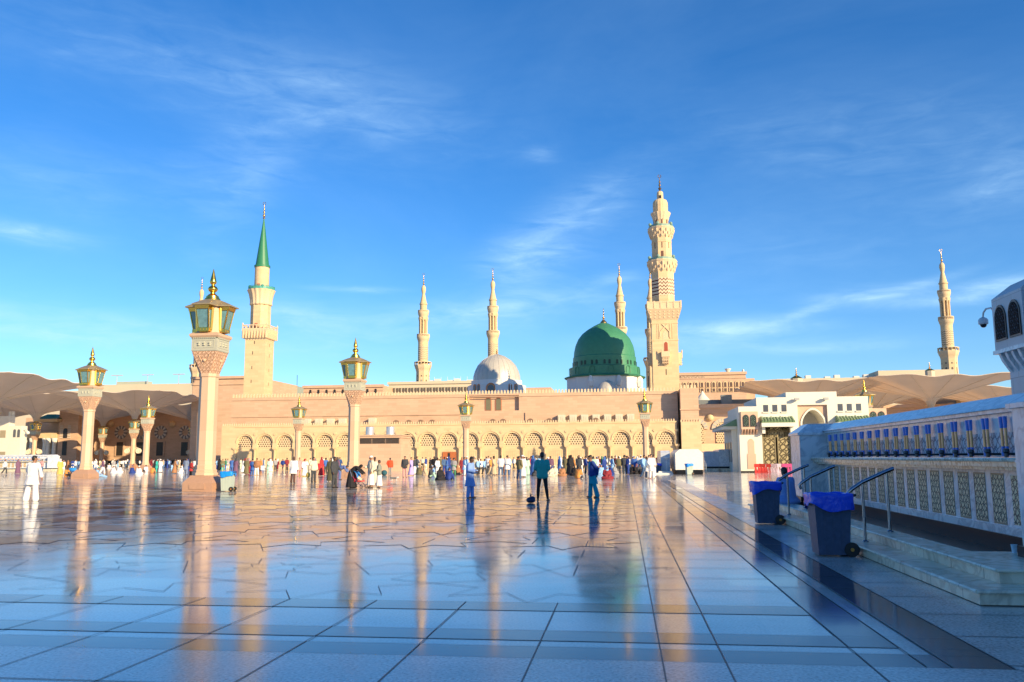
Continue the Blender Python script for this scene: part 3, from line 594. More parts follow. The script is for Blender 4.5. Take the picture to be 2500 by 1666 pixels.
# ---------------------------------------------------------------- domes
def green_dome():
    Y=168.; cx=AY(1477,948,Y)[0]; k=220/1500; mp=166/2080*k*1.012   # crop px to metres
    def z(v): return AY(1477,740+v*k,Y)[1]
    t=thing('green_dome','large matt green dome on a white drum behind the hall parapet','dome',(cx,Y,0))
    m=MB(); m.lathe([(640*mp,2),(640*mp,z(1250))],12,ph=PI/12); 
    for a in (-1.9,-1.2,-.5): m.lathe([(.5,z(1430)),(.7,z(1350)),(.3,z(1255))],6,(640*mp*cos(a),640*mp*sin(a)))
    part('white_drum',m,mat('whitewashed_drum',(.72,.70,.66),.7,var=.06),t)
    m=MB(); m.lathe([(660*mp,z(1265)),(672*mp,z(1250)),(600*mp,z(1225)),(585*mp,z(1225))],48); m.lathe([(583*mp,z(1228)),(583*mp,z(1090)),(520*mp,z(1075))],24,ph=.13)
    m.lathe([(528*mp,z(1085)),(522*mp,z(920)),(505*mp,z(900))],48); part('green_tiers',m,GREEND,t,30)
    P=[(508*mp,z(905)),(500*mp,z(820)),(478*mp,z(720)),(430*mp,z(610)),(360*mp,z(520)),(270*mp,z(450)),(170*mp,z(390)),(80*mp,z(345)),(40*mp,z(335))]
    m=MB(); m.lathe(P,72,fl=.006,nf=36); part('dome_shell',m,GREEND,t,50)
    m=MB()
    for i in range(16):
        for s in (-1,1):
            a=2*PI*i/16+s*.075+.1; q=Matrix.Rotation(a,3,'Z'); bx=MB(); bx.prism(arch(0,z(1065),.42,.85,6),-528*mp-.04,-528*mp+.2); m.add([q@Vector(v) for v in bx.v],bx.f)
    part('dome_windows',m,mat('dark_green_window',(.01,.05,.03),.5),t)
    m=MB()
    for i in range(12):
        a=2*PI*i/12+.2; q=Matrix.Rotation(a,3,'Z'); bx=MB(); bx.tube([(x,-588*mp,z_) for x,z_ in arch(0,z(1210),1.0,1.35,8)],.05,4); m.add([q@Vector(v) for v in bx.v],bx.f)
    a=-PI/2-.35; m.box(.0-1.05,-.75,-250*mp,-235*mp,z(430),z(405)); part('green_mouldings',m,GREENC,t)
    m=MB(); m.lathe([(60*mp,z(345)),(55*mp,z(320)),(25*mp,z(290)),(8*mp,z(270)),(22*mp,z(255)),(20*mp,z(238)),(7*mp,z(228)),(7*mp,z(205)),(18*mp,z(198)),(6*mp,z(185)),(6*mp,z(155)),(13*mp,z(148)),(4*mp,z(135)),(4*mp,z(110)),(9*mp,z(100)),(3*mp,z(92))],12,fl=.0); part('finial',m,BRASS,t,50)
    X2,_=AY(1484,950,158); t2=thing('small_dome','small ribbed silver dome peeping over the parapet in front of the green dome','dome',(X2,158,0))
    r=11.2*2*159/2080*1.25; zb=AY(1484,950,158)[1]-1
    m=MB(); m.lathe([(r,5),(r,zb)],12); part('drum',m,WHITEW,t2)
    m=MB(); m.lathe([(r*1.0,zb),(r*.99,zb+.7),(r*.9,zb+1.3),(r*.72,zb+1.85),(r*.45,zb+2.3),(r*.15,zb+2.55),(.06,zb+2.6)],48,fl=.012,nf=12); m.lathe([(.1,zb+2.5),(.08,zb+3.3),(.02,zb+3.5)],6); part('dome_shell',m,LEAD,t2,50)
green_dome()
def silver_dome():
    Y=190.; k=340/1616; cx=AY(1213,950,Y)[0]; mp=k*188/2080
    def z(v): return AY(1213,640+v*k,Y)[1]
    t=thing('silver_dome','pale silver ribbed dome on a white drum with orange arched windows','dome',(cx,Y,0))
    m=MB(); m.lathe([(308*mp,5),(308*mp,z(1385))],12,ph=.35); m.lathe([(345*mp,5),(345*mp,z(1440))],12,ph=.1); part('white_drum',m,mat('whitewashed_drum',(.72,.70,.66),.7,var=.06),t)
    m=MB(); P=[(278*mp,z(1385)),(276*mp,z(1330)),(258*mp,z(1270)),(225*mp,z(1205)),(170*mp,z(1145)),(95*mp,z(1098)),(30*mp,z(1075)),(10*mp,z(1068))]
    m.lathe(P,48); part('dome_shell',m,LEAD,t,60)
    m=MB()
    for i in range(24):
        a=2*PI*i/24; m.tube([((r+.02)*cos(a),(r+.02)*sin(a),zz) for r,zz in P],.06,4,.02)
    part('dome_ribs',m,LEAD,t,60)
    for a,w_ in ((-.06,2.1),(.62,.9),(.86,.9),(-.72,.85),(-.52,.85)):
        m=MB(); m2=MB(); q=Matrix.Rotation(a,3,'Z'); r=345*mp*.975; bx=MB(); bx.prism(arch(0,z(1520),w_,z(1440)-z(1520)+ (w_*.1),10),-r-.12,-r+.3); m.add([q@Vector(v) for v in bx.v],bx.f)
        bx=MB(); bx.prism(arch(0,z(1520),w_*.72,(z(1440)-z(1520))*.86,10),-r-.14,-r-.121); m2.add([q@Vector(v) for v in bx.v],bx.f); o=part('arched_window',m,mat('orange_brick_surround',(.55,.22,.09),.7),t); part('pane',m2,WINDOWG,o)
    m=MB(); finial(m,z(1072),z(985),.28,False); part('finial',m,BRASS,t,50)
silver_dome()
# ---------------------------------------------------------------- lamp pillars and umbrellas
def lamp_kit(root,upto=7.0):
    """octagonal pillar, flared carved capital, stone frieze, four lanterns and roof; local z up"""
    m=MB()
    for rot in range(4):
        q=Matrix.Rotation(rot*PI/2,3,'Z'); bx=MB(); h=.80
        bx.prism([(-.42,.12),(.42,.12),(.42,.34),(.34,.42),(-.34,.42),(-.42,.34)],-h-.035,-h-.002); m.add([q@Vector(v) for v in bx.v],bx.f)
    m.square([(.80,0),(.80,.42),(.74,.52),(.56,.74),(.54,.80)]); part('pedestal',m,mat('rosy_granite_pedestal',(.43,.26,.17),.5,var=.12,nscale=10),root)
    m=MB(); m.lathe([(.62,.801),(.62,.92),(.56,.96),(.58,1.06),(.52,1.12),(.53,1.30),(.485,1.36),(.47,5.85),(.52,5.9),(.53,6.05)],8,ph=PI/8); part('shaft',m,PINK2,root)
    L=[]
    def oc(h,c,z):   # square with chamfered corners
        return [(x,y,z) for x,y in ((-h+c,-h),(h-c,-h),(h,-h+c),(h,h-c),(h-c,h),(-h+c,h),(-h,h-c),(-h,-h+c))]
    m=MB(); m.loops([oc(.46,.25,6.051),oc(.60,.10,6.75),oc(.66,.01,7.1),oc(.67,.008,7.2)]); part('carved_capital',m,CARVEP,root)
    m=MB()
    for rot in range(4):
        q=Matrix.Rotation(rot*PI/2,3,'Z'); bx=MB(); bx.ball((0,-.60,6.72),.09,8,6); bx.tube([(-.3,-.67,7.02),(0,-.50,6.3),(.3,-.67,7.02)],.025,4); m.add([q@Vector(v) for v in bx.v],bx.f)
    part('capital_bosses',m,PINK2,root,40)
    m=MB(); m.square([(.69,7.201),(.71,7.26),(.70,7.28),(.70,7.84),(.73,7.88)]); 
    for rot in range(4):
        q=Matrix.Rotation(rot*PI/2,3,'Z'); bx=MB(); bx.box(-.55,.55,-.715,-.702,7.36,7.385); bx.box(-.55,.55,-.715,-.702,7.74,7.765); bx.box(-.55,-.525,-.715,-.702,7.386,7.739); bx.box(.525,.55,-.715,-.702,7.386,7.739)
        for i in range(3): bx.lathe([(.001,7.45),(.08,7.5),(.04,7.56),(.085,7.62),(.001,7.70)],6,(-.3+.3*i,-.705))
        for i in range(12): bx.box(-.62+i*.107,-.56+i*.107,-.745,-.70,7.845,7.91)
        m.add([q@Vector(v) for v in bx.v],bx.f)
    part('frieze',m,STONEG,root)
    m=MB(); m.square([(.74,7.911),(.80,8.0),(.80,8.10),(.70,8.16),(.66,8.18)]); m.loops([oc(.62,.26,8.181),oc(.62,.26,9.7)]); part('lantern_core',m,PINK2,root)
    for rot in range(4):
        q=Matrix.Rotation(rot*PI/2,3,'Z')
        g=MB(); g.loops([[(-.27,-.63,8.42),(.27,-.63,8.42),(.27,-.84,8.42),(-.27,-.84,8.42)],[(-.33,-.63,9.4),(.33,-.63,9.4),(.33,-1.07,9.4),(-.33,-1.07,9.4)]])
        gm=MB(); gm.add([q@Vector(v) for v in g.v],g.f)
        f=MB()
        for s in (-1,1):
            f.tube([(s*.29,-.86,8.40),(s*.35,-1.09,9.45)],.04,5); f.tube([(s*.32,-.64,8.30),(s*.38,-.66,9.5)],.07,5)
        f.box(-.32,.32,-.90,-.622,8.22,8.40); f.box(-.24,.24,-.80,-.622,8.19,8.219)
        f.loops([[(-.37,-.622,9.36),(.37,-.622,9.36),(.37,-1.11,9.36),(-.37,-1.11,9.36)],[(-.40,-.622,9.555),(.40,-.622,9.555),(.40,-1.15,9.555),(-.40,-1.15,9.555)]])
        for i in range(3): f.box(-.2+i*.17,-.14+i*.17,-.915,-.901,8.27,8.34)
        fm_=MB(); fm_.add([q@Vector(v) for v in f.v],f.f)
        lo=part('lantern',fm_,GOLD,root); part('glass',gm,GLASST,lo)
    P0=[];P1=[];P2=[];P3=[]
    for rot in range(4):
        q=Matrix.Rotation(rot*PI/2,3,'Z')
        for lst,pp,z in ((P0,((-.50,-1.27),(.50,-1.27),(.60,-.60)),9.56),(P1,((-.50,-1.27),(.50,-1.27),(.60,-.60)),9.62),(P2,((-.26,-.66),(.26,-.66),(.42,-.42)),9.90),(P3,((-.12,-.40),(.12,-.40),(.27,-.27)),10.0)):
            lst+= [tuple(q@Vector((x,y,z))) for x,y in pp]
    m=MB(); m.loops([P0,P1,P2,P3]); part('roof',m,GOLDD,root)
    m=MB(); m.lathe([(.42,9.97),(.40,10.08),(.34,10.1),(.33,10.2),(.24,10.26),(.2,10.3)],12); part('roof_collar',m,GOLD,root,30)
lp=thing('lamp_pillar','','lamp',(0,0,0)); lamp_kit(lp)
FZ=1.22
m=MB(); m.lathe([(r_*FZ,z_) for r_,z_ in [(.2,10.28),(.11,10.34),(.10,10.42),(.16,10.47),(.21,10.56),(.21,10.62),(.16,10.72),(.08,10.77),(.07,10.84),(.13,10.90),(.15,10.98),(.12,11.12),(.07,11.38),(.03,11.6),(.008,11.7)]],12); part('finial',m,GOLD,lp,50)
lamps=[(522,657,'nearest and largest lamp pillar of pink granite, with a bin beside its pedestal'),(227,847,'pink lamp pillar with four gilded lanterns standing at the left in front of the umbrellas'),
 (868.5,824.5,'pink lamp pillar rising in front of the flat-roofed plant room with steel drums'),(731,967,'small distant lamp pillar between the nearest lamp pillar and the plant room'),
 (1138,957,'small distant lamp pillar just left of the blue-robed man, below the silver dome'),(1573,951,'small distant lamp pillar in front of the hall below the zigzag minaret'),
 (363.5,965,'distant lamp pillar with finial standing right beside an umbrella mast at left'),(2108,926,'lamp pillar whose gilded finial alone shows over the white gate building')]
for i,(x,y,lab) in enumerate(lamps):
    X,Y=GR(x,y,11.7)
    if i==0: lp.location=(X,Y,0); lp['label']=lab; lp['group']='lamp pillars on the plaza'
    else: dup(lp,(X,Y,0),label=lab,group='lamp pillars on the plaza')
um=thing('umbrella','','umbrella',(0,0,0)); lamp_kit(um)
m=MB()
for s in (-1,1):
    m.tube([(s*.4,0,3.9),(s*.8,0,4.15),(s*1.25,0,4.0)],.10,6); m.loops([[(s*1.25+.55*cos(a),-.22,3.5+.55*sin(a)) for a in [2*PI*i/16 for i in range(16)]],[(s*1.25+.55*cos(a),.22,3.5+.55*sin(a)) for a in [2*PI*i/16 for i in range(16)]]])
    m.tube([(s*1.25+.5*cos(2*PI*i/16),-.25,3.5+.5*sin(2*PI*i/16)) for i in range(17)],.05,5)
    for i in range(4): m.tube([(s*1.25,-.24,3.5),(s*1.25+.45*cos(i*PI/2+.4),-.24,3.5+.45*sin(i*PI/2+.4))],.04,4)
part('misting_fans',m,mat('cream_fan_housing',(.74,.64,.48),.5),um)
prof=[(.45,10.15),(.55,10.5),(.72,10.95),(1.0,11.4),(1.6,11.85),(2.6,12.2),(4.2,12.6),(6.,13.1),(8.,13.7),(10.,14.3),(11.6,14.75),(12.75,15.05)]
def canopy(off,up=0.):
    L=[]; n=96
    for r,z in prof:
        l=[]
        s=r/12.75
        for i in range(n):
            a=2*PI*i/n; mm=max(abs(cos(a)),abs(sin(a))); sq=1/mm; k=1+(sq-1)*s**1.2
            sc_=.5-.5*cos(12*a+PI*0); rr=r*k*(1-.035*s**3*sc_)
            fl=(.06*cos(24*a) if s<.3 else 0)*(1-s*3)
            zz=z+up+.45*(k-1)*s*2.0-.55*s**2*(sc_)*(1-s*.35)+off
            l.append((rr*(1+fl)*cos(a),rr*(1+fl)*sin(a),zz))
        L.append(l)
    return L
m=MB(); A=canopy(0); Bv=canopy(.07); m.loops(A+Bv[::-1],False,False); part('canopy',m,FABRIC,um,60)
m=MB()
for i in range(24):
    a=2*PI*i/24; m.tube([((r+.02)*cos(a),(r+.02)*sin(a),z-.03) for r,z in prof[:6]],.035,4)
part('mast_ribs',m,FABRICT,um,60)
m=MB()
for i in range(0,96,8): m.tube([Vector(A[k][i])-Vector((0,0,.05)) for k in range(4,len(prof))],.05,4)
m.tube([A[-1][i%96] for i in range(97)],.06,4); part('seams_and_hem',m,FABRICT,um,60)
umb=[(329,1023,'tall taupe umbrella spread over the crowd between the two left lamp pillars'),(88,1028,'tall taupe umbrella standing behind the white-clad man at far left'),(252,1040,'farther taupe umbrella whose mast shows just right of the left lamp pillar'),
 (474,1040,'shaded far umbrella whose mast is hidden behind the nearest lamp pillar'),(-18,1000,'nearest left umbrella whose canopy reaches in from the left frame edge'),(15,1036,'far umbrella low behind the white kiosk at the left edge'),
 (2273,995,'right-hand umbrella with its pleated funnel and gold collar just above the fountain coping'),(1975,1003,'wide umbrella spread behind the white gate building'),(2135,1012,'farther umbrella between the white gate building and the right-hand umbrella'),(2450,1010,'umbrella half hidden behind the right-hand marble tower'),
 (2330,1022,'farthest right umbrella low behind the right-hand umbrella')]
for i,(x,y,lab) in enumerate(umb):
    X,Y=GR(x,y,10.2)
    if i==0: um.location=(X,Y,0); um['label']=lab; um['group']='giant shade umbrellas'
    else: dup(um,(X,Y,0),label=lab,group='giant shade umbrellas')
# ---------------------------------------------------------------- background buildings
def building(name,label,px0,px1,ytop,Y,depth,M,cornice=True,z0=0,cat='building'):
    x0,_=AY(px0,1000,Y); x1,z1=AY(px1,ytop,Y); t=thing(name,label,cat,((x0+x1)/2,Y,0))
    m=MB(); m.box(x0,x1,Y,Y+depth,z0,z1); part('wall',m,M,t,world=True)
    if cornice: m=MB(); m.box(x0-.3,x1+.3,Y-.35,Y-.003,z1-.6,z1+.15); m.box(x0-.1,x1+.1,Y-.15,Y-.004,z1-1.6,z1-1.3); part('cornice',m,M,t,world=True)
    return t,x0,x1,z1
STRIPE=pattern_mat('black_white_striped_stone',(.62,.60,.55),(.10,.10,.10),'ribs',.9,rough=.6,line=.45)
lh,x0,x1,z1=building('umbrella_side_hall','long pink mosque wall with striped round arches behind the left umbrellas',190,500,1000,212,20,PINK)
wins=[238,294.6,343.5,392,452]
for x in wins:
    cx,_=AY(x,1080,212); zb=AY(x,1113,212)[1]; zt=AY(x,1080,212)[1]
    m=MB(); m.box(cx-1.35,cx+1.35,211.7,211.99,zb-.2,zt+.25); o=part('window',m,PINK,lh,world=True); m=MB(); m.box(cx-.9,cx+.9,211.65,211.699,zb,zt); part('pane',m,DARK,o,world=True)
    c=AY(x,1056,212)[1]; m=MB(); n=20
    for i in range(n):
        m.mi=i%2; a,b=2*PI*i/n,2*PI*(i+1)/n; q=[(cx+r*cos(t_),c+r*sin(t_)) for r,t_ in ((.9,a),(1.75,a),(1.75,b),(.9,b))]; m.prism(q,211.7,211.99)
    part('striped_arch',m,[mat('white_voussoir',(.58,.52,.44),.6),mat('grey_voussoir_dark',(.17,.16,.16),.6)],lh,world=True)
m=MB(); m.box(x0,x1,211.4,211.69,0,1.5); part('plinth',m,BLACK,lh,world=True)
for x in (272,422): cx,cz=AY(x,1036,212); m=MB(); m.ball((cx,211.9,cz),.9,12,8); part('round_boss',m,CREAM,lh,60,world=True)
pt=thing('side_portal','shaded pink portal block with a green tiled hip roof and paired columns at far left','portal',(-150,200,0))
px0,_=AY(35,1050,200); px1,_=AY(143,1050,200); px2,zt2=AY(193,1005,200)
m=MB(); m.box(px1,px2,200,214,0,zt2+1); m.box(px0,px1,204,214,0,AY(100,1030,200)[1]+1.2); part('wall',m,PINK,pt,world=True)
za,zb=AY(120,1024,200)[1],AY(120,1012,200)[1]; xa,_=AY(98,1024,200); xb,_=AY(152,1024,200)
m=MB(); m.loops([[(xa,198,za),(xb,198,za),(xb,206,za),(xa,206,za)],[(xa+2,200,zb),(xb-2,200,zb),(xb-2,204,zb),(xa+2,204,zb)]]); part('green_roof',m,GREENC,pt,world=True)
m=MB(); m.box(xa,xb,198,206,za-.7,za-.02); part('eave',m,CREAM,pt,world=True)
zc_=AY(100,1070,200)[1]; zd=AY(100,1106,200)[1]
m=MB(); m.box(px0,px1-.2,199.5,203.9,zc_,zc_+1.4); part('balcony_slab',m,CREAM,pt,world=True)
for x in (60,78,110,118,133): cx,_=AY(x,1080,200); m=MB(); m.lathe([(.7,0),(.55,.6),(.5,zc_-1.2),(.8,zc_-.02)],12,(cx,200)); part('column',m,MARBLE2,pt,40,world=True)
m=MB(); cx,_=AY(159,1070,200); z0_,z1_=AY(159,1112,200)[1],AY(159,1078,200)[1]; m.box(cx-.6,cx+.6,199.9,199.99,z0_,z1_); z2_,z3_=AY(159,1070,200)[1],AY(159,1046,200)[1]; m.prism(arch(cx,z2_,1.1,z3_-z2_),199.9,199.99); part('tall_windows',m,DARK,pt,world=True)
m=MB()
for i in range(8): m.box(cx-1.5,cx-.62,199.86,199.95,z2_+i*.42,z2_+.2+i*.42); m.box(cx+.62,cx+1.5,199.86,199.95,z2_+i*.42,z2_+.2+i*.42)
part('striped_jambs',m,mat('white_voussoir',(.66,.63,.56),.6),pt,world=True)
b1,x0,x1,z1=building('cream_mosque_roof','long sunlit cream mosque roofline behind the left umbrellas',240,478,936,262,30,BUFF,False)
m=MB(); 
for k in range(3): xx=x0+6+k*(x1-x0-12)/2; m.tube([(xx,262,z1),(xx,262,z1+3)],.12,4); m.box(xx-2,xx+2,261.8,262.2,z1+2.9,z1+3.2)
part('roof_lights',m,mat('grey_roof_lights',(.45,.47,.50),.5),b1,world=True)
m=MB(); sx0,_=AY(285,930,263); sx1,sz=AY(360,931,263); m.box(sx0,sx1,263,266,z1,sz); part('roof_sign_frame',m,mat('grey_green_roof_frame',(.40,.42,.34),.7),b1,world=True)
b2,x0,x1,z1=building('cream_entrance_block','low cream entrance block with small domed gable seen between the left canopies',20,215,954,250,20,BUFF,False)
for k in range(14): m=MB(); xx=x0+4+k*(x1-x0-8)/13; m.prism(arch(xx,z1-2.4,.9,1.3,6),249.8,249.99); part('window',m,mat('dusky_window',(.10,.08,.06),.6),b2,world=True)
xx,_=AY(92,950,250); m=MB(); m.lathe([(4.2,z1-.5),(3.8,z1+.8),(2.4,z1+2.2),(.3,z1+3.2)],4,(xx,252)); part('gable_dome',m,PINK,b2,world=True)
b3,x0,x1,z1=building('cream_rooftop_block','grey-cream rooftop hall with paired small windows, between the two slim minarets and behind the parapet',948,1150,931,235,20,BUFF,True)
for k in range(13):
    xx=x0+1.2+k*(x1-x0-2.4)/12
    for s in (-.4,.4): m=MB(); m.prism(arch(xx+s,AY(1050,958,235)[1],.5,1.35,6),234.8,234.99); part('window',m,mat('dusky_window',(.10,.08,.06),.6),b3,world=True)
m=MB()
for k in range(8): xx=x0+(x1-x0)*(.35+.08*k); m.box(xx,xx+1.6,240,242,z1,z1+.5+.4*(k%3)); m.tube([(xx+.5,238,z1),(xx+.5,238,z1+1.6)],.06,4)
part('roof_equipment',m,mat('pale_roof_equipment',(.62,.60,.55),.6),b3,world=True)
b4,x0,x1,z1=building('pink_rooftop_block','pink rooftop block with merlons between the green-spired minaret and the lamp pillar',740,935,940,225,15,PINK,True)
for k in range(9): m=MB(); xx=x0+2+k*(x1-x0-4)/8; m.prism(arch(xx,AY(800,962,225)[1],.6,1.2,6),224.8,224.99); part('window',m,DARK,b4,world=True)
b5=thing('sloping_roof_block','grey-green sloping rooftop just right of the green-spired minaret','roof',(-60,240,0)); xa,za=AY(668,938,240); xb,zb=AY(745,948,240)
m=MB(); m.prism([(xa,8),(xb,8),(xb,zb),((xa+xb)/2,zb+1.2),(xa,za)],240,252); part('roof_slab',m,mat('grey_green_roof',(.36,.40,.33),.7),b5,world=True); xm,_=AY(722,940,240); m=MB(); m.tube([(xm,241,zb),(xm,241,zb+4)],.08,4); part('mast',m,STEEL,b5,world=True)
b5b,x0,x1,z1=building('pink_sloping_block','low pink roof block right of the silver dome',1268,1345,946,215,12,PINK,False)
b6,x0,x1,z1=building('pink_arched_block','pink upper mosque block with two rows of small arched windows, right of the zigzag minaret',1650,1820,909,232,20,PINK,True)
for k in range(14):
    xx=x0+1.+k*1.52
    if xx>x1-.8: break
    BW=mat('brown_window_glass',(.12,.07,.05),.4); z=AY(1700,946,232)[1]; m=MB(); m.prism(arch(xx,z,1.05,1.55,8),231.75,231.99); o=part('arched_window',m,CREAM,b6,world=True); m=MB(); m.prism(arch(xx,z+.05,.6,1.2,8),231.7,231.749); part('pane',m,BW,o,world=True)
    z=AY(1700,956,232)[1]; m=MB(); m.box(xx-.55,xx+.55,231.75,231.99,z-.2,z+.9); o=part('square_window',m,CREAM,b6,world=True); m=MB(); m.box(xx-.32,xx+.32,231.7,231.749,z-.1,z+.7); part('pane',m,BW,o,world=True)
m=MB(); m.box(x0+1.5,x0+8,231.8,231.98,z1-1.35,z1-.75); part('relief_band',m,pattern_mat('relief_inscription_band',(.58,.42,.28),(.36,.26,.18),'strap',.9,line=.2),b6,world=True)
m=MB(); xs,_=AY(1778,905,233); m.lathe([(.2,z1),(.9,z1+1.2),(.1,z1+1.0)],10,(xs,234)); m.tube([(xs+4,234,z1),(xs+4,234,z1+.9)],.3,5); part('roof_dish',m,WHITEW,b6,world=True)
b6b,_,_,_=building('pink_lower_block','small lower pink block stepping down beside the arched block',1820,1842,924,236,16,PINK,False)
b7,x0,x1,z1=building('pink_side_wall','pink mosque wall with large striped arches beyond the wing, left of the white gate building',1690,1900,987,168,12,PINK,True)
for x,w_ in ((1703,4.1),(1765,4.1)):
    cx,_=AY(x,1080,168); zb_=AY(x,1082,168)[1]; zt_=AY(x,1022,168)[1]; m=MB(); n=18; r=w_/2; zc2=zt_-r
    for i in range(n):
        m.mi=i%2; a,b=PI*i/n,PI*(i+1)/n; q=[(cx+rr*cos(t_),zc2+rr*sin(t_)) for rr,t_ in ((r-.75,a),(r,a),(r,b),(r-.75,b))]; m.prism(q,167.7,167.99)
    part('striped_arch',m,[mat('pinkish_voussoir',(.60,.44,.31),.7),mat('grey_voussoir',(.36,.37,.35),.6)],b7,world=True)
    m=MB(); m.prism(arch(cx,zb_,w_-1.6,zt_-zb_-.8,12),167.8,167.99); part('lattice',m,LATTICE,b7,world=True)
z_=AY(1740,1095,168)[1]; m=MB(); m.box(x0,x1,167.2,167.69,z_-1,z_+.9); part('cream_band',m,CREAMC,b7,world=True)
cx,cz=AY(1733,1020,168); m=MB(); m.ball((cx,167.9,cz),.7,12,8); part('round_boss',m,CREAM,b7,60,world=True)
m=MB(); xa,za=AY(1760,980,170); m.box(xa-5,xa+8,171,174,z1,z1+1.2); m.box(xa,xa+2,169,170.5,z1,z1+2); part('roof_plant',m,mat('dark_roof_plant',(.18,.20,.20),.6),b7,world=True)
tn=thing('white_tent','white pointed fabric tent on the roof beside the pink wing','tent',(*AY(1716,985,175)[:1],175,0)); 
_,zt_=AY(1712,955,175); _,zb_=AY(1712,984,175); m=MB(); m.lathe([(3.0,zb_-1),(2.2,zb_),(1.2,zb_+(zt_-zb_)*.35),(.5,zb_+(zt_-zb_)*.7),(.06,zt_)],8); part('canvas',m,WHITEW,tn,50)
b8,x0,x1,z1=building('pink_right_hall','pink mosque hall behind the right-hand umbrellas',1900,2560,985,206,20,PINK,True)
m=MB(); xa,_=AY(2345,1000,205); m.box(xa-.5,xa+1.2,203,205.9,0,AY(2340,962,205)[1]); part('corner_pier',m,CREAM,b8,world=True)
b9,x0,x1,z1=building('cream_far_roof','low cream roofline peeping over the right-hand umbrellas',2150,2330,902,300,20,BUFF,False)
b10,x0,x1,z1=building('cream_far_roof','thin cream roofline behind the umbrella of the white gate building',1900,2160,921,300,20,BUFF,False)
m=MB()
for k in range(10): xx=x0+4+k*3.2; m.box(xx,xx+1.8,304,306,z1,z1+.4+.5*(k%3))
part('roof_equipment',m,mat('pale_roof_equipment',(.62,.60,.55),.6),b10,world=True)
for x,yt,yb,lab in ((1943,893,925,'gilded roof finial on a small fluted cap above the umbrella behind the gate building'),(2268,881,906,'slender brass roof finial just left of the lone far minaret')):
    X,zt_=AY(x,yt,250); zb_=AY(x,yb,250)[1]; t=thing('roof_finial',lab,'finial',(X,250,zb_)); h=zt_-zb_
    m=MB(); finial(m,h*.2,h*1.0,h*.1,False); part('beads',m,BRASS,t,50); m=MB(); m.lathe([(h*.42,-.0),(h*.40,h*.05),(h*.25,h*.14),(h*.1,h*.24)],24,fl=.06,nf=12); part('fluted_cap',m,GOLD,t,50)
    m=MB(); m.lathe([(h*.45,-zb_),(h*.45,-.001)],8); part('base_drum',m,BUFF,t)
# ---------------------------------------------------------------- plant room
pr=thing('plant_room','flat-roofed pink plant room with a dark louvre band and two steel drums on top','kiosk',(-32,104,0)); Y=104.
xa,_=AY(872,1100,Y); xb,zt=AY(979,1064,Y); zl0=AY(900,1084,Y)[1]; zl1=AY(900,1070,Y)[1]; zpl=AY(900,1144,Y)[1]
m=MB(); m.box(xa,xb,Y,Y+5,0,zl0); m.box(xa+.1,xb-.1,Y+.15,Y+4.9,zl0,zl1); m.box(xa,xb+.0,Y,Y+5,zl1,zt); m.box(xa-.06,xb+.06,Y-.06,Y-.003,0,1.0); part('walls',m,PINK,pr,world=True)
m=MB()
for k in range(3):
    w_=(xb-xa-.3)/3; 
    for j in range(5): m.box(xa+.1+k*w_+.05,xa+.1+(k+1)*w_-.05,Y+.05,Y+.14,zl0+j*(zl1-zl0)/5+.02,zl0+(j+.7)*(zl1-zl0)/5)
part('louvres',m,DARK,pr,world=True)
m=MB(); m.box(xa-.12,xb+.12,Y-.12,Y+5.1,zt+.001,zt+.14); part('roof_slab',m,PINK2,pr,world=True)
for x in (903,953): cx,_=AY(x,1050,Y+2); r=.52; m=MB(); m.lathe([(r,zt+.141),(r,zt+1.15),(r*.9,zt+1.2)],24,(cx,Y+2)); part('steel_drum',m,mat('galvanised_drum',(.62,.63,.66),.35,metal=.6),pr,40,world=True)
# ---------------------------------------------------------------- white gate building at right
Yg=88.; gb=thing('gate_building','white gate building with central pointed arch, green tiled awnings and bronze gates','gatehouse',(20,Yg,0))
C5=lambda x,y:(1700+x*.40816,600+y*.40816)
gx=lambda x,Y=Yg: AY(C5(x,0)[0],1100,Y)[0]
gz=lambda y,Y=Yg,x=500: AY(*C5(x,y),Y)[1]
m=MB(); X0,X1,XR_=gx(262),gx(372),gx(1046); zt0,zt1,zt2=gz(960),gz(908),gz(878)
ga,gb_=gx(397),gx(572); zg=gz(1072)
m.box(X0,X1,Yg,Yg+9,0,zt0); m.box(X1,ga,Yg,Yg+9,0,zt1); m.box(ga,gb_,Yg,Yg+9,zg,zt1)
p0,p1=gx(618),gx(797); zp=gz(955)
m.box(gb_,p0,Yg,Yg+9,0,zt1); m.box(p0,p1,Yg,Yg+9,zp,zt1); m.box(p1,XR_,Yg,Yg+9,0,zt1); m.box(gx(552),gx(858),Yg+.001,Yg+8.9,zt1,zt2)
m.box(XR_,gx(1172),Yg+1.5,Yg+9,0,gz(1000)); part('walls',m,WHITEW,gb,world=True)
m=MB(); ac,aw=gx(712),gx(790)-gx(634); ah=gz(972); P=arch(ac,0,aw,ah,16,.28); 
# pink panel pierced by the pointed arch
for i in range(len(P)-1):
    (xa_,za_),(xb_,zb_)=P[i],P[i+1]
    if abs(xb_-xa_)>1e-4: m.add([(xa_,Yg+.3,za_),(xb_,Yg+.3,zb_),(xb_,Yg+.3,zp),(xa_,Yg+.3,zp)],[(0,1,2,3)])
m.box(p0,ac-aw/2,Yg+.3,Yg+.6,0,zp); m.box(ac+aw/2,p1,Yg+.3,Yg+.6,0,zp); part('pink_arch_panel',m,mat('pink_render',(.64,.42,.29),.8,var=.05),gb,world=True)
m=MB()
Q=arch(ac,0,aw-.35,ah-.2,16,.28)
L0=[(x,Yg+.2,z) for x,z in P]; L1=[(x,Yg+.2,z) for x,z in Q]; L2=[(x,Yg+3.,z) for x,z in Q]
for A_,B_ in ((L0,L1),(L1,L2)):
    for i in range(len(A_)-1): m.add([A_[i],A_[i+1],B_[i+1],B_[i]],[(0,1,2,3)])
part('arch_surround',m,WHITEW,gb,world=True)
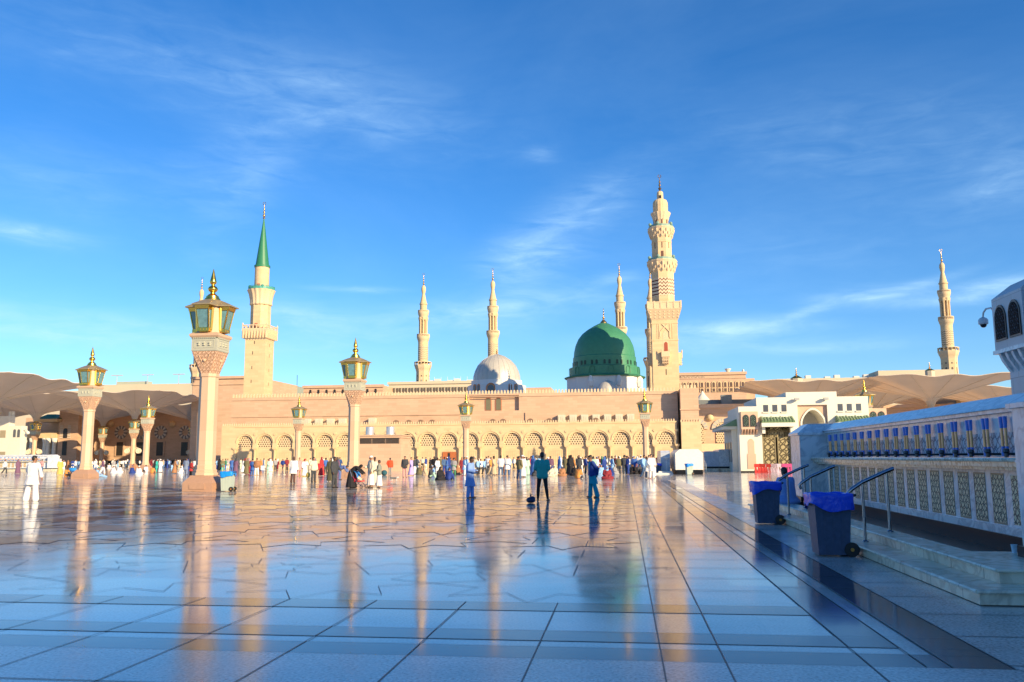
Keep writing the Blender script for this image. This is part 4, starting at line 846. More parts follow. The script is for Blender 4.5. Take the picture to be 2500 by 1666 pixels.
m=MB(); m.add([(p0,Yg+3.,0),(p1,Yg+3.,0),(p1,Yg+3.,zp),(p0,Yg+3.,zp)],[(0,1,2,3)]); part('arch_recess',m,mat('grey_recess_render',(.42,.42,.40),.8),gb,world=True)
for x in (427,482,537,876,931,987):
    a,b=gx(x-15),gx(x+15); z0_,z1_=gz(993),gz(952); m=MB(); m.box(a,b,Yg-.02,Yg-.002,z0_,z1_); o=part('square_window',m,WINDOWG,gb,world=True)
    m=MB(); m.box(a-.08,b+.08,Yg-.12,Yg-.003,z0_-.12,z0_-.02); m.box(a-.2,a+.05,Yg-.22,Yg-.002,z0_-.75,z0_-.55); m.box(b-.05,b+.2,Yg-.22,Yg-.002,z0_-.75,z0_-.55); m.box(a-.12,b+.12,Yg-.2,Yg-.004,z0_-.54,z0_-.45); part('sill_and_brackets',m,WHITEW,o,world=True)
for xa_,xb_ in ((388,588),(843,1042)):
    a,b=gx(xa_),gx(xb_); zt_,zb_=gz(1030),gz(1058); m=MB()
    m.prismx([(Yg-.003,zt_),(Yg-1.1,zb_),(Yg-1.1,zb_-.06),(Yg-.003,zb_-.06)],a,b)
    n=11
    for i in range(n): u=a+(b-a)*(i+.5)/n; m.tube([(u,Yg,zt_+.05),(u,Yg-1.15,zb_+.05)],.14,6)
    o=part('tiled_awning',m,TILEG,gb,world=True); m=MB(); m.box(a-.02,b+.02,Yg-1.2,Yg-.002,zb_-.45,zb_-.065); m.box(a+.1,a+.4,Yg-.6,Yg-.001,zb_-1.1,zb_-.451); m.box(b-.4,b-.1,Yg-.6,Yg-.001,zb_-1.1,zb_-.451); part('fascia',m,WHITEW,o,world=True)
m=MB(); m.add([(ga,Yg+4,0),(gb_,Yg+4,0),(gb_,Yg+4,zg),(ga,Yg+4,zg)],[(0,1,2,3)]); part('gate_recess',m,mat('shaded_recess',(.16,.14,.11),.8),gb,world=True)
BR=pattern_mat('bronze_gate_mesh',(.42,.35,.19),(.10,.08,.045),'strap',.5,rough=.5,line=.22)
zg1=gz(1145); gm=(ga+gb_)/2
for a,b in ((ga+.05,gm-.08),(gm+.08,gb_-.05)):
    m=MB(); m.box(a+.12,b-.12,Yg+.28,Yg+.32,.42,zg1-.1); o=part('gate_leaf',m,BR,gb,world=True)
    m=MB(); m.box(a,a+.12,Yg+.25,Yg+.36,.3,zg1); m.box(b-.12,b,Yg+.25,Yg+.36,.3,zg1); m.box(a+.12,b-.12,Yg+.25,Yg+.36,.3,.42); m.box(a+.12,b-.12,Yg+.25,Yg+.36,zg1-.1,zg1)
    for i in range(9): u=a+(b-a)*i/8; m.lathe([(.04,zg1),(.04,zg1+.5),(.09,zg1+.55),(.01,zg1+.85)],5,(u,Yg+.3))
    part('gate_frame',m,mat('aged_bronze',(.26,.21,.11),.45,metal=.4),o,world=True)
m=MB(); m.loops([[(x,Yg+.30,z) for x,z in arch(gm,zg1+.0,1.5,1.3,8,.3)],[(x,Yg+.34,z) for x,z in arch(gm,zg1+.0,1.5,1.3,8,.3)]]); part('gate_crest',m,BR,gb,world=True)
def bay(root,x0,x1,yf,z0,z1,mats,dp=.7):
    m=MB(); m.box(x0,x1,yf-dp,yf-.002,z0,z1)
    for i in range(6): u=x0+.12+(x1-x0-.24)*i/5; m.prismx([(yf-.002,z0-.55),(yf-.002,z0-.001),(yf-dp,z0-.001),(yf-dp*.75,z0-.2),(yf-dp*.2,z0-.45)],u-.07,u+.07)
    b=part('window_bay',m,mats,root,world=True)
    for s in (-1,1):
        cx=(x0+x1)/2+s*(x1-x0)*.215; w_=(x1-x0)*.36; m=MB(); P=arch(cx,z0+.25,w_,z1-z0-.55,10,.1); m.prism(P,yf-dp-.05,yf-dp-.002); o=part('bay_window_frame',m,mat('dark_window_frame',(.05,.045,.04),.4),b,world=True)
        m=MB(); m.prism(arch(cx,z0+.33,w_*.8,z1-z0-.72,10,.1),yf-dp-.06,yf-dp-.051); part('leaded_pane',m,pattern_mat('leaded_green_glass',(.16,.22,.17),(.03,.04,.04),'strap',.16,rough=.15,line=.3),o,world=True)
    return b
bay(gb,gx(270),gx(371),Yg,gz(1100,Yg,300),gz(995,Yg,300),mat('pink_render',(.64,.42,.29),.8))
bay(gb,gx(1052),gx(1168),Yg+1.5,gz(1062,Yg,1100),gz(970,Yg,1100),mat('pink_render',(.64,.42,.29),.8))
m=MB(); nc=gx(329); nw=gx(355)-gx(304); nh=gz(1155,Yg,330); P=arch(nc,.35,nw*.75,nh-.35,10,.15); m.prism(P,Yg-.03,Yg-.002); m.box(nc-nw/2,nc+nw/2,Yg-.045,Yg-.0311,.35,nh*.55); part('pink_niche',m,mat('pink_render',(.64,.42,.29),.8),gb,world=True)
m=MB(); m.box(X0-.02,ga,Yg-.05,Yg-.001,0,.14); part('black_plinth',m,BLACK,gb,world=True)
# shaded side wall with its own awning
Ys,_=AX(1757,1100,X0); ye=min(Ys,101)
m=MB(); m.box(X0-.02,X0+1,Yg+9,ye,0,gz(1000)); part('side_wall',m,WHITEW,gb,world=True)
m=MB(); za_=gz(1075,Yg,200); m.box(X0-1.4,X0-.022,Yg+1.6,ye-.5,za_-.35,za_-.05); o=part('side_awning',m,WHITEW,gb,world=True)
m=MB(); m.loops([[(X0-1.5,Yg+1.5,za_-.045),(X0-.01,Yg+1.5,za_-.045),(X0-.01,ye-.4,za_-.045),(X0-1.5,ye-.4,za_-.045)],[(X0-1.45,Yg+1.6,za_),(X0-.011,Yg+1.6,za_+.7),(X0-.011,ye-.5,za_+.7),(X0-1.45,ye-.5,za_)]]); part('awning_tiles',m,TILEG,o,world=True)
m=MB(); m.box(X0-.06,X0-.021,Yg+2.2,ye-1.2,1.0,za_-1.6); part('side_windows',m,mat('shaded_side_glazing',(.20,.17,.13),.3),gb,world=True)
for i in range(5): m=MB(); u=Yg+2.2+(ye-3.4-Yg)*i/4; m.box(X0-.12,X0-.061,u-.06,u+.06,1.0,za_-1.6); part('mullion',m,WHITEW,gb,world=True)
m=MB(); m.box(X0-.5,X0-.022,Yg+2,Yg+2.4,0,za_-.36); part('side_pier',m,WHITEW,gb,world=True)
for x in (612,787):
    a=gx(x); z_=gz(928); m=MB(); m.tube([(a,Yg-.003,z_),(a,Yg-.35,z_+.1)],.05,5); m.box(a-.22,a+.22,Yg-.6,Yg-.2,z_,z_+.22); part('wall_floodlight',m,mat('grey_floodlight',(.4,.4,.38),.4),gb,world=True)
# ---------------------------------------------------------------- water barriers
def barrier(col,label):
    t=thing('water_barrier',label,'barrier',(0,0,0),group='plastic barriers before the gate'); m=MB(); h=1.0; w_=1.1; t.scale=(1,1,.86)
    m.loops([[(-w_/2,-.12,.62),(w_/2,-.12,.62),(w_/2,.12,.62),(-w_/2,.12,.62)],[(-w_/2,-.10,.95),(w_/2,-.10,.95),(w_/2,.10,.95),(-w_/2,.10,.95)],[(-w_/2+.05,-.07,1.0),(w_/2-.05,-.07,1.0),(w_/2-.05,.07,1.0),(-w_/2+.05,.07,1.0)]])
    for i in range(4): u=-w_/2+.14+i*.273; m.loops([[(u-.13,-.27,0),(u+.13,-.27,0),(u+.13,.27,0),(u-.13,.27,0)],[(u-.10,-.2,.3),(u+.10,-.2,.3),(u+.10,.2,.3),(u-.10,.2,.3)],[(u-.06,-.12,.619),(u+.06,-.12,.619),(u+.06,.12,.619),(u-.06,.12,.619)]])
    m.box(-w_/2,w_/2,-.14,.14,.1,.25)
    part('shell',m,mat('plastic_'+col[0],col[1],.4,var=.1),t); m=MB(); m.lathe([(.06,1.0),(.06,1.03),(.001,1.03)],8); part('filler_cap',m,RUBBER,t); return t
for x,c,lab in ((1856,('red',(.55,.03,.02)),'red plastic water barrier beside the pink niche, left end of the row'),(1868,('orange_red',(.60,.05,.025)),'orange-red plastic water barrier, second in the row'),(1883,('pale_pink',(.60,.46,.52)),'faded pale pink plastic water barrier, left of its pink neighbour'),(1896,('pale_pink',(.60,.46,.52)),'faded pale pink plastic water barrier beside the woman in black'),(1921,('magenta',(.50,.06,.20)),'magenta plastic water barrier right of the woman in black')):
    X,_=AY(x,1150,86.0); b=barrier(c,lab); b.location=(X,86.0,0)
# ---------------------------------------------------------------- fountains
def pillar_mesh(x0,x1,y0,y1,z0,z1,m):
    m.box(x0,x1,y0,y1,z0,z1-.32); m.box(x0-.05,x1+.05,y0-.05,y1+.05,z1-.32,z1-.26); cx,cy=(x0+x1)/2,(y0+y1)/2
    m.loops([[(x0-.05,y0-.05,z1-.259),(x1+.05,y0-.05,z1-.259),(x1+.05,y1+.05,z1-.259),(x0-.05,y1+.05,z1-.259)],[(x0+.2,y0+.3,z1),(x1-.2,y0+.3,z1),(x1-.2,y1-.3,z1),(x0+.2,y1-.3,z1)]])
def fountain(label):
    t=thing('drinking_fountain',label,'fountain',(0,0,0)); D=1.1
    m=MB()  # steps with rounded nosings and jointed risers, wrapping both ends
    def step(x0,x1,y,z0,z1,inner):
        m.box(x0,x1,y,inner,z0,z1-.045); m.box(x0-.035,x1+.035,y-.035,inner,z1-.044,z1)
        m.tube([(x0-.035,y-.035,z1-.022),(x1+.035,y-.035,z1-.022)],.022,6); m.tube([(x1+.035,y-.035,z1-.022),(x1+.035,D+1,z1-.022)],.022,6)
    m.box(-1.9,15.04,-1.82,D+1.2,.012,.13); m.box(-1.94,15.08,-1.86,D+1.24,.131,.175); m.tube([(-1.94,-1.86,.153),(15.08,-1.86,.153)],.022,6); m.tube([(15.08,-1.86,.153),(15.08,D+1.24,.153)],.022,6)
    m.box(-1.5,14.6,-1.43,-1.05,.176,.30); m.box(-1.54,14.64,-1.47,-1.05,.301,.34); m.tube([(-1.54,-1.47,.32),(14.64,-1.47,.32)],.02,6); m.tube([(14.64,-1.47,.32),(14.64,D+.8,.32)],.02,6)
    m.box(12.8,14.6,-1.049,D+.7,.176,.30); m.box(12.8,14.64,-1.049,D+.74,.301,.3395); m.box(-1.54,0.,-1.049,D+.7,.176,.3395)
    part('steps',m,mat('cream_veined_marble_blocks',(.76,.71,.56),.25,var=.12,nscale=2,veins=(1.1,(.36,.29,.20),.5),brick=(1.02,5.,.45,.008)),t)
    m=MB(); m.box(0,12.8,-1.05,-.001,.176,.21); m.box(0,12.8,-.10,-.002,.211,.45); m.box(0.01,.03,-1.04,-.12,.215,.335); m.box(13.35,14.3,-.70,D,.3396,.47); m.box(-1.35,.05,-.70,D,.3396,.47); part('black_trough',m,BLACK,t)
    m=MB(); m.box(0,13.4,0,D-.1,.451,1.42); m.box(0,13.4,-.05,-.001,.45,.56)
    part('lower_wall',m,MARBLE,t)
    for k in range(20):
        x=11.2-.66*k
        if x<.3: break
        m=MB(); m.box(x-.205,x+.205,-.004,-.0015,.60,1.30); o=part('inlaid_panel',m,STRAPB,t)
        m=MB(); m.box(x-.22,x+.22,-.007,-.002,.575,.599); m.box(x-.22,x+.22,-.007,-.002,1.301,1.325); m.box(x-.22,x-.206,-.007,-.002,.599,1.301); m.box(x+.206,x+.22,-.007,-.002,.599,1.301); part('panel_border',m,mat('brown_panel_border',(.34,.24,.15),.4),o)
    x=11.86; m=MB(); m.box(x-.205,x+.205,-.004,-.0015,.60,1.30); part('inlaid_panel',m,STRAPB,t)
    m=MB(); m.box(0,13.4,-.30,-.001,1.43,1.50); m.box(0,13.4,-.34,-.001,1.501,1.56); m.box(0,13.4,-.22,-.001,1.38,1.429); m.tube([(0,-.34,1.53),(13.4,-.34,1.53)],.03,6); part('ledge',m,STEPM,t)
    m=MB(); m.box(0,13.4,.10,D-.2,1.561,2.22); part('niche_wall',m,MARBLE,t)
    m=MB(); m.box(0,13.4,.085,.0985,1.60,1.93); part('carved_band',m,STRAPL,t)
    m=MB(); m.box(0,13.4,.02,D-.08,2.221,2.28); m.prismx([(-.03,2.281),(.0,2.31),(.30,2.50),(D-.45,2.50),(D-.05,2.31),(D-.02,2.281)],0,13.4); part('coping',m,MARBLE,t)
    for x0_,x1_,s in ((-1.3,0,'pillar'),(13.401,14.25,'pillar')):
        m=MB(); pillar_mesh(x0_,x1_-.001,-.65,D-.15,.471,2.50,m); m.box(x0_-.01,x1_,-.66,D-.14,1.50,1.53); part('pillar',m,MARBLE,t)
    blue=mat('blue_plastic_tube',(.04,.20,.70),.3); cop=mat('copper_coloured_tube',(.95,.47,.20),.35,metal=.25)
    for k in range(18):
        x=11.5-.636*k; m=MB()
        for s in (-.065,.065):
            m.mi=0; m.lathe([(.024,1.99),(.032,2.14),(.032,2.16)],10,(x+s,0.02)); m.lathe([(.025,1.575),(.025,1.72)],10,(x+s,0.02)); m.mi=1; m.lathe([(.021,1.721),(.021,1.989)],10,(x+s,0.02))
        part('cup_dispenser',m,[blue,cop],t,40)
        m=MB(); xx=x+.318-.636*0; m.lathe([(.028,1.562),(.03,1.62),(.05,1.64),(.045,1.68),(.01,1.69)],8,(xx,-.10)); m.tube([(xx,-.10,1.61),(xx,.08,1.61)],.018,6); part('tap',m,mat('dark_tap_metal',(.05,.055,.07),.3,metal=.7),t,40)
    return t
ft=fountain('near white marble drinking fountain with blue cup dispensers, stepped base and black trough'); ft.location=(5.55,25.0,0); ft.rotation_euler=(0,0,-PI/2); ft['group']='marble drinking fountains'
Xr,_=AY(137,1100,121.); dup(ft,(Xr-14.25,121.,0),0,'far white marble drinking fountain low at the left edge behind the white-clad man','marble drinking fountains')
def rail(Y,label):
    t=thing('handrail',label,'handrail',(3.95,Y,.176),group='steel handrails on the fountain steps')
    m=MB(); m.tube([(0,0,0),(0,0,.98)],.024,10); m.lathe([(.055,0),(.055,.012),(.03,.03)],12); part('lower_post',m,STEEL,t,40)
    m=MB(); m.tube([(.40,0,.165),(.40,0,1.12)],.024,10); m.lathe([(.055,.165),(.055,.177),(.03,.195)],12,(.40,0)); part('upper_post',m,STEEL,t,40)
    m=MB(); m.tube([(-.20,0,.72),(-.24,0,.80),(-.18,0,.86),(0,0,.98),(.40,0,1.16),(.50,0,1.20),(.52,0,1.20)],.034,10); part('grip_tube',m,STEEL,t,60); return t
rail(15.15,'nearest steel handrail on the fountain steps, right of the front dark bin'); rail(19.2,'middle steel handrail on the fountain steps, between the two dark bins'); rail(21.85,'farthest steel handrail, by the seated person in pale blue')
cup=thing('paper_cup','small pale blue paper cup left on the fountain platform by the trough','cup',(4.98,12.05,.34)); m=MB(); m.lathe([(.028,0),(.038,.10),(.040,.102),(.036,.102),(.027,.008)],16); part('cup_wall',m,mat('pale_blue_paper',(.50,.66,.80),.5),cup,40); m=MB(); m.tube([(.039*cos(2*PI*i/16),.039*sin(2*PI*i/16),.102) for i in range(17)],.003,5); part('rim',m,mat('pale_blue_paper',(.50,.66,.80),.5),cup,40)
# ---------------------------------------------------------------- bins
def bin_(label,body,bag,loc,rz=0,seed=1):
    t=thing('wheelie_bin',label,'bin',loc,rz,'wheeled litter bins'); r=random.Random(seed)
    m=MB(); m.loops([[(x*.24,y*.24,.03) for x,y in ((-1,-1),(1,-1),(1,1),(-1,1))],[(x*.285,y*.30,.90) for x,y in ((-1,-1),(1,-1),(1,1),(-1,1))],[(x*.30,y*.315,.93) for x,y in ((-1,-1),(1,-1),(1,1),(-1,1))],[(x*.30,y*.315,.96) for x,y in ((-1,-1),(1,-1),(1,1),(-1,1))]])
    for s in (-1,0,1): m.loops([[(s*.13-.012,-.248,.08),(s*.13+.012,-.248,.08),(s*.13+.012,-.225,.08),(s*.13-.012,-.225,.08)],[(s*.14-.012,-.300,.78),(s*.14+.012,-.300,.78),(s*.14+.012,-.275,.78),(s*.14-.012,-.275,.78)]])
    part('tub',m,body,t)
    n=56; L=[]
    for j,(h,k) in enumerate(((.80,1.10),(.83,1.12),(.88,1.11),(.94,1.12),(.985,1.12),(1.0,1.04),(.985,.92),(.90,.90))):
        l=[]
        for i in range(n):
            a=2*PI*i/n; mm=max(abs(cos(a)),abs(sin(a))); x=cos(a)/mm; y=sin(a)/mm; q=(abs(x)**6+abs(y)**6)**(-1/6)*1.06; w_=1+(.022*sin(9*a+j)+.02*sin(17*a+2*j)+r.uniform(-.008,.008))
            dz=(-.03+.06*sin(2*a+seed)+.03*sin(5*a+seed))*(1 if j==0 else .55 if j==1 else .15 if j==2 else 0)
            l.append((.29*k*x*q*w_,.305*k*y*q*w_,h+dz+.008*sin(7*a+seed)))
        L.append(l)
    m=MB(); m.loops(L,False,True); o=part('bin_bag',m,bag,t,70)
    for s in (-1,1):
        m=MB(); m.loops([[(.23+.0+.0,s*.19,0)]*0 or [(.27+.115*cos(a),s*.24-.03,.115+.115*sin(a)) for a in [2*PI*i/20 for i in range(20)]],[(.27+.115*cos(a),s*.24+.03,.115+.115*sin(a)) for a in [2*PI*i/20 for i in range(20)]]]); w=part('wheel',m,RUBBER,t,30)
        m=MB(); m.loops([[(.27+.03*cos(a),s*.24-.04,.115+.03*sin(a)) for a in [2*PI*i/10 for i in range(10)]],[(.27+.03*cos(a),s*.24+.04,.115+.03*sin(a)) for a in [2*PI*i/10 for i in range(10)]]]); part('hub',m,mat('orange_hub_sticker',(.55,.22,.03),.5),w)
    m=MB(); m.tube([(.27,-.24,.115),(.27,.24,.115)],.015,6); m.tube([(.31,-.2,.93),(.38,-.2,.97),(.38,.2,.97),(.31,.2,.93)],.018,6); part('handle_and_axle',m,RUBBER,t)
    return t
bin_('dark blue litter bin lined with a royal blue bag, nearest by the fountain steps',BINB,BAGB,(3.29,14.72,0),0,1)
bin_('dark blue litter bin with royal blue bag, the farther one beside the seated person',BINB,BAGB,(3.33,21.3,0),0,4)
bin_('pale grey-green bin with a sky blue bag standing against the nearest lamp pedestal',BINL,BAGC,(-20.08,41.75,0),.1,2)
Xq,Yq=GR(1683,1160); bin_('pale bin with a sky blue bag in front of the sunlit white marble block',BINL,BAGC,(Xq,Yq,0),.2,3)
Xq,Yq=GR(1606,1158); bin_('dark blue bin in shade left of the white marble block, by the far crowd',BINB,BAGB,(Xq,Yq,0),.2,5)
# ---------------------------------------------------------------- marble blocks by the wing
X0b,Y0b=GR(1650,1159); X1b,_=GR(1719,1159); zt=AY(1680,1097,Y0b)[1]
t=thing('marble_block','large sunlit white marble block with chamfered top and black base, below the pink wing','block',((X0b+X1b)/2,Y0b,0)); w_=(X1b-X0b)/2
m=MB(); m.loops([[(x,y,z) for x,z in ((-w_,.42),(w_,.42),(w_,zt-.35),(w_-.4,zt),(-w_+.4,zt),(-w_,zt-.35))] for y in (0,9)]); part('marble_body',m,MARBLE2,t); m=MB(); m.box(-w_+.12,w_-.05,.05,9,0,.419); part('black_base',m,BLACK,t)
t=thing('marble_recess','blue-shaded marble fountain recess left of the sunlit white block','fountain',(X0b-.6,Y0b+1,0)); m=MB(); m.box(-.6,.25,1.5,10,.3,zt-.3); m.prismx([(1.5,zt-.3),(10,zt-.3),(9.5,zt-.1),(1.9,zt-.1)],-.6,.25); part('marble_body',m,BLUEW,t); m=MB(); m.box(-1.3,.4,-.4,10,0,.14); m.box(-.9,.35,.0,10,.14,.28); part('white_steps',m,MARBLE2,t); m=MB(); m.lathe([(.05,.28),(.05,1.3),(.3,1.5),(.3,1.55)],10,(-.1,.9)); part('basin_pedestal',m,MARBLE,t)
Yb=97.
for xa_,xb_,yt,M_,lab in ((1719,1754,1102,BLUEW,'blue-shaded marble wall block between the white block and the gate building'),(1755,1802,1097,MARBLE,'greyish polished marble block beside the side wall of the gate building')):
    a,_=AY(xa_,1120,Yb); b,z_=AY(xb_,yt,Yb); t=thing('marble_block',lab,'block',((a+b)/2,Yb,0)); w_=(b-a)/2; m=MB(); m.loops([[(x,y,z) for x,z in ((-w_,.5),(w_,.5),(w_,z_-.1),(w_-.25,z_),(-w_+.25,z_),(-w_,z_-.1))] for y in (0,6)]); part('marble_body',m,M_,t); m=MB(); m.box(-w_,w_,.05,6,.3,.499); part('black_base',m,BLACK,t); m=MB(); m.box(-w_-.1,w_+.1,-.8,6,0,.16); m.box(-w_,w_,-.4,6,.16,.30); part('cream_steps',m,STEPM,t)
X_,Y_=GR(1722,1158); t=thing('handrail','short steel handrail standing at the right corner of the sunlit marble block','handrail',(X_+.1,Y_,0)); m=MB(); m.tube([(0,0,0),(0,0,.95),(0,1.2,1.3)],.03,6); part('lower_post',m,STEEL,t); m=MB(); m.tube([(0,1.2,0),(0,1.2,1.3)],.03,6); part('upper_post',m,STEEL,t)
# ---------------------------------------------------------------- marble tower at right and an unseen building added to shade the foreground
Yfr=AX(2423,770,12.2)[0]-.05; Yn=Yfr-2.1
tw=thing('marble_tower','grey marble corner tower with two leaded arched windows at the right edge','tower',(14,Yn,0))
XA=12.2; XB_=12.55; ztop=AX(2420,733,XA)[1]; zbot=AX(2430,858,XA)[1]; Yfr=AX(2423,770,12.2)[0]-.05; Yn=Yfr-2.1
m=MB(); m.box(XB_,XB_+4,Yn-.1,Yfr-.05,0,zbot); part('shaft',m,mat('grey_marble_panels',(.52,.55,.58),.45,var=.08,nscale=2,brick=(.9,1.35,.55,.012)),tw,world=True)
m=MB(); m.loops([[(XA,Yfr+.05,zbot),(XA,Yn,zbot),(XA+3.2,Yn,zbot),(XA+3.2,Yfr+.05,zbot)],[(XA,Yfr+.05,ztop),(XA,Yn,ztop),(XA+3.2,Yn,ztop),(XA+3.2,Yfr+.05,ztop)],[(XA+.5,Yfr-.25,ztop+.42),(XA+.5,Yn,ztop+.42),(XA+2.6,Yn,ztop+.42),(XA+2.6,Yfr-.25,ztop+.42)]])
b=part('window_bay',m,mat('grey_marble_panels2',(.52,.55,.58),.45,var=.08,nscale=2,brick=(1.1,1.1,.6,.010)),tw,world=True)
m=MB(); m.box(XA-.06,XA+3.2,Yn-.05,Yfr+.1,zbot-.12,zbot-.002); 
for i in range(5): u=Yn+.15+i*.44; m.prism([(XB_-.002,zbot-.75),(XB_-.002,zbot-.121),(XA+.02,zbot-.121),(XA+.1,zbot-.35),(XB_-.1,zbot-.6)],u-.08,u+.08)
part('corbels',m,MARBLE,tw,world=True)
for s in (0,1):
    cy=Yn+.56+s*1.0; A=arch(cy,zbot+.28,.80,ztop-zbot-.55,12,.1); m=MB(); m.loops([[(XA-.04,y,z) for y,z in A],[(XA-.002,y,z) for y,z in A]]); o=part('bay_window_frame',m,mat('dark_window_frame',(.05,.045,.04),.4),b,world=True)
    A=arch(cy,zbot+.34,.66,ztop-zbot-.68,12,.1); m=MB(); m.loops([[(XA-.055,y,z) for y,z in A],[(XA-.041,y,z) for y,z in A]]); part('leaded_pane',m,pattern_mat('leaded_blue_glass',(.035,.07,.10),(.004,.005,.007),'strap',.12,rough=.6,line=.36,spec=.05),o,world=True)
A=arch(Yn+.45,1.2,.75,2.0,12,.1); m=MB(); m.loops([[(XB_-.03,y,z) for y,z in A],[(XB_-.002,y,z) for y,z in A]]); part('niche',m,mat('dark_niche',(.12,.12,.14),.6),tw,world=True)
m=MB(); m.box(XB_+.5,40,8,Yn-.12,0,7.6); m.box(XB_+.5,42,-50,7.99,0,15); part('unseen_shade_building',m,mat('grey_marble_panels',(.52,.55,.58),.45),tw,world=True)  # out-of-view masses, added and sized to shade the near paving and fountain
cc=thing('security_camera','white dome security camera on a curved arm fixed to the marble tower','camera',(XA+.1,Yfr+.06,0)); 
yb=AX(2395,775,XA)[1]; m=MB(); a0=(0,.0,yb+.02); m.tube([(-.03,-.02,yb+.05),(-.05,.2,yb+.2),(-.08,.5,yb+.22),(-.1,.68,yb+.12),(-.1,.74,yb-.02)],.03,8); m.box(-.06,.06,-.05,.0,yb-.15,yb+.25); part('arm',m,mat('grey_white_camera_casing',(.60,.62,.64),.4),cc,50)
m=MB(); m.lathe([(.04,yb-.02),(.11,yb-.06),(.155,yb-.12),(.155,yb-.25),(.13,yb-.27)],20,(-.10,.75)); part('housing',m,mat('grey_white_camera_casing',(.60,.62,.64),.4),cc,40); m=MB(); m.ball((-.10,.75,yb-.28),.105,14,10); part('lens_dome',m,mat('dark_lens_dome',(.01,.01,.02),.05),cc,60)
# ---------------------------------------------------------------- white kiosk at the left edge
kb=thing('white_kiosk','white stepped kiosk with two small arched windows at the left edge','kiosk',(-105,138,0)); Y=138.
xa,_=AY(-60,1080,Y); xb,zt=AY(52,1040,Y); xc,zt2=AY(23,1016,Y)
m=MB(); m.box(xa,xb,Y,Y+1.6,0,zt); m.box(xa,xc,Y+.01,Y+1.5,zt,zt2); part('walls',m,mat('off_white_kiosk_render',(.66,.63,.54),.8),kb,world=True)
for x in (35.5,45.5): cx,_=AY(x,1060,Y); z0_=AY(x,1068,Y)[1]; m=MB(); m.prism(arch(cx,z0_,.5,1.4,8),Y-.05,Y-.002); part('arched_window',m,WINDOWG,kb,world=True)
m=MB(); x_,z_=AY(6,1065,Y); m.box(x_-.5,x_+.6,Y-.04,Y-.002,z_-.3,z_+1.0); m.box(x_-1.5,x_+.8,Y-.05,Y-.002,.9,3.2); part('openings',m,mat('shaded_opening',(.30,.26,.18),.7),kb,world=True)
m=MB(); 
for x in (6,12): cx,_=AY(x,1010,Y); m.lathe([(.28,zt2),(.28,zt2+.9)],12,(cx,Y+2))
part('roof_tanks',m,WHITEW,kb,world=True)
xk,zk=AY(60,1054,Y); m=MB(); m.tube([(xb,Y+.5,zk+.3),(xb+.6,Y+.5,zk+.4),(xk+.3,Y+.5,zk)],.08,6); m.ball((xk+.3,Y+.5,zk-.2),.3,10,8); part('dome_camera',m,mat('grey_white_camera_casing',(.60,.62,.64),.4),kb,50,world=True)
# ---------------------------------------------------------------- people
def fused(mb,name,voxel,mats,smooth_it=2,shade=True):
    me=bpy.data.meshes.new('tmp'); me.from_pydata([tuple(v) for v in mb.v],[],mb.f)
    o=bpy.data.objects.new('tmp',me); COL.objects.link(o)
    md=o.modifiers.new('r','REMESH'); md.mode='VOXEL'; md.voxel_size=voxel; md.use_smooth_shade=shade
    if smooth_it: s=o.modifiers.new('s','SMOOTH'); s.iterations=smooth_it; s.factor=.5
    dg=bpy.context.evaluated_depsgraph_get(); r=bpy.data.meshes.new_from_object(o.evaluated_get(dg)); r.name=name
    bpy.data.objects.remove(o); r.materials.clear()
    for q in (mats if isinstance(mats,(list,tuple)) else [mats]): r.materials.append(q)
    r.polygons.foreach_set('use_smooth',[True]*len(r.polygons)); return r
SKIN=[mat('brown_skin',(.30,.15,.09),.55,var=.06),mat('light_brown_skin',(.42,.24,.15),.55,var=.06),mat('dark_skin',(.10,.05,.03),.5,var=.06)]
HAIR=mat('black_hair',(.012,.010,.010),.45,var=.2); SHOE=mat('dark_shoe',(.03,.025,.022),.5)
def cloth(name,col): return mat('cloth_'+name,col,.85,var=.14,nscale=9,bump=.25,bscale=22)
V=Vector
def pose(**k):
    p=dict(hip=V((0,0,.93)),chest=V((0,0,1.30)),neck=V((0,.0,1.46)),head=V((0,-.01,1.615)),
      kL=V((.105,-.01,.50)),aL=V((.12,.02,.085)),kR=V((-.105,-.01,.50)),aR=V((-.12,.02,.085)),
      eL=V((.25,.03,1.13)),wL=V((.25,-.06,.88)),eR=V((-.25,.03,1.13)),wR=V((-.25,-.06,.88)),look=V((0,-1,0)),fL=V((.02,-1,0)),fR=V((-.02,-1,0)))
    for a,b in k.items(): p[a]=V(b)
    return p
def frame_of(p):
    up=(p['neck']-p['hip']).normalized(); side=V((1,0,0)) if 'side' not in p else p['side'].normalized(); return up,side
def limbs(mb,p,inf=0.,arms=True,legs=True,torso=True,n=10,armto='w',legto='a',extra=0):
    up,side=frame_of(p); hip,ch,nk=p['hip'],p['chest'],p['neck']
    if torso:
        for s in (-1,1): mb.cap(hip+side*s*.075,.105+inf,ch+side*s*.085-up*.02,.115+inf,n)
        mb.cap(hip,.12+inf,ch,.125+inf,n)
        for s in (-1,1): mb.cap(ch+side*s*.08,.11+inf,nk+side*s*.15-up*.055,.062+inf,n)
    for s,L in ((1,'L'),(-1,'R')):
        if arms:
            sh=nk+side*s*.185-up*.05; e,w_=p['e'+L],p['w'+L]
            mb.cap(sh,.056+inf,e,.042+inf,n)
            if armto=='w': mb.cap(e,.042+inf,w_,.030+inf+extra,n)
            elif armto=='h': mb.cap(e,.042+inf,e+(w_-e)*.9,.030+inf+extra,n)
        if legs:
            hj=hip+side*s*.09; k,a=p['k'+L],p['a'+L]; mb.cap(hj,.092+inf,k,.058+inf,n)
            if legto=='a': mb.cap(k,.056+inf,k+(a-k)*.35,.058+inf*1.1,n); mb.cap(k+(a-k)*.35,.058+inf*1.1,a,.038+inf+extra,n)
            elif legto=='t': mb.cap(k,.056+inf,k+(a-k)*.85,.05+inf+extra,n)
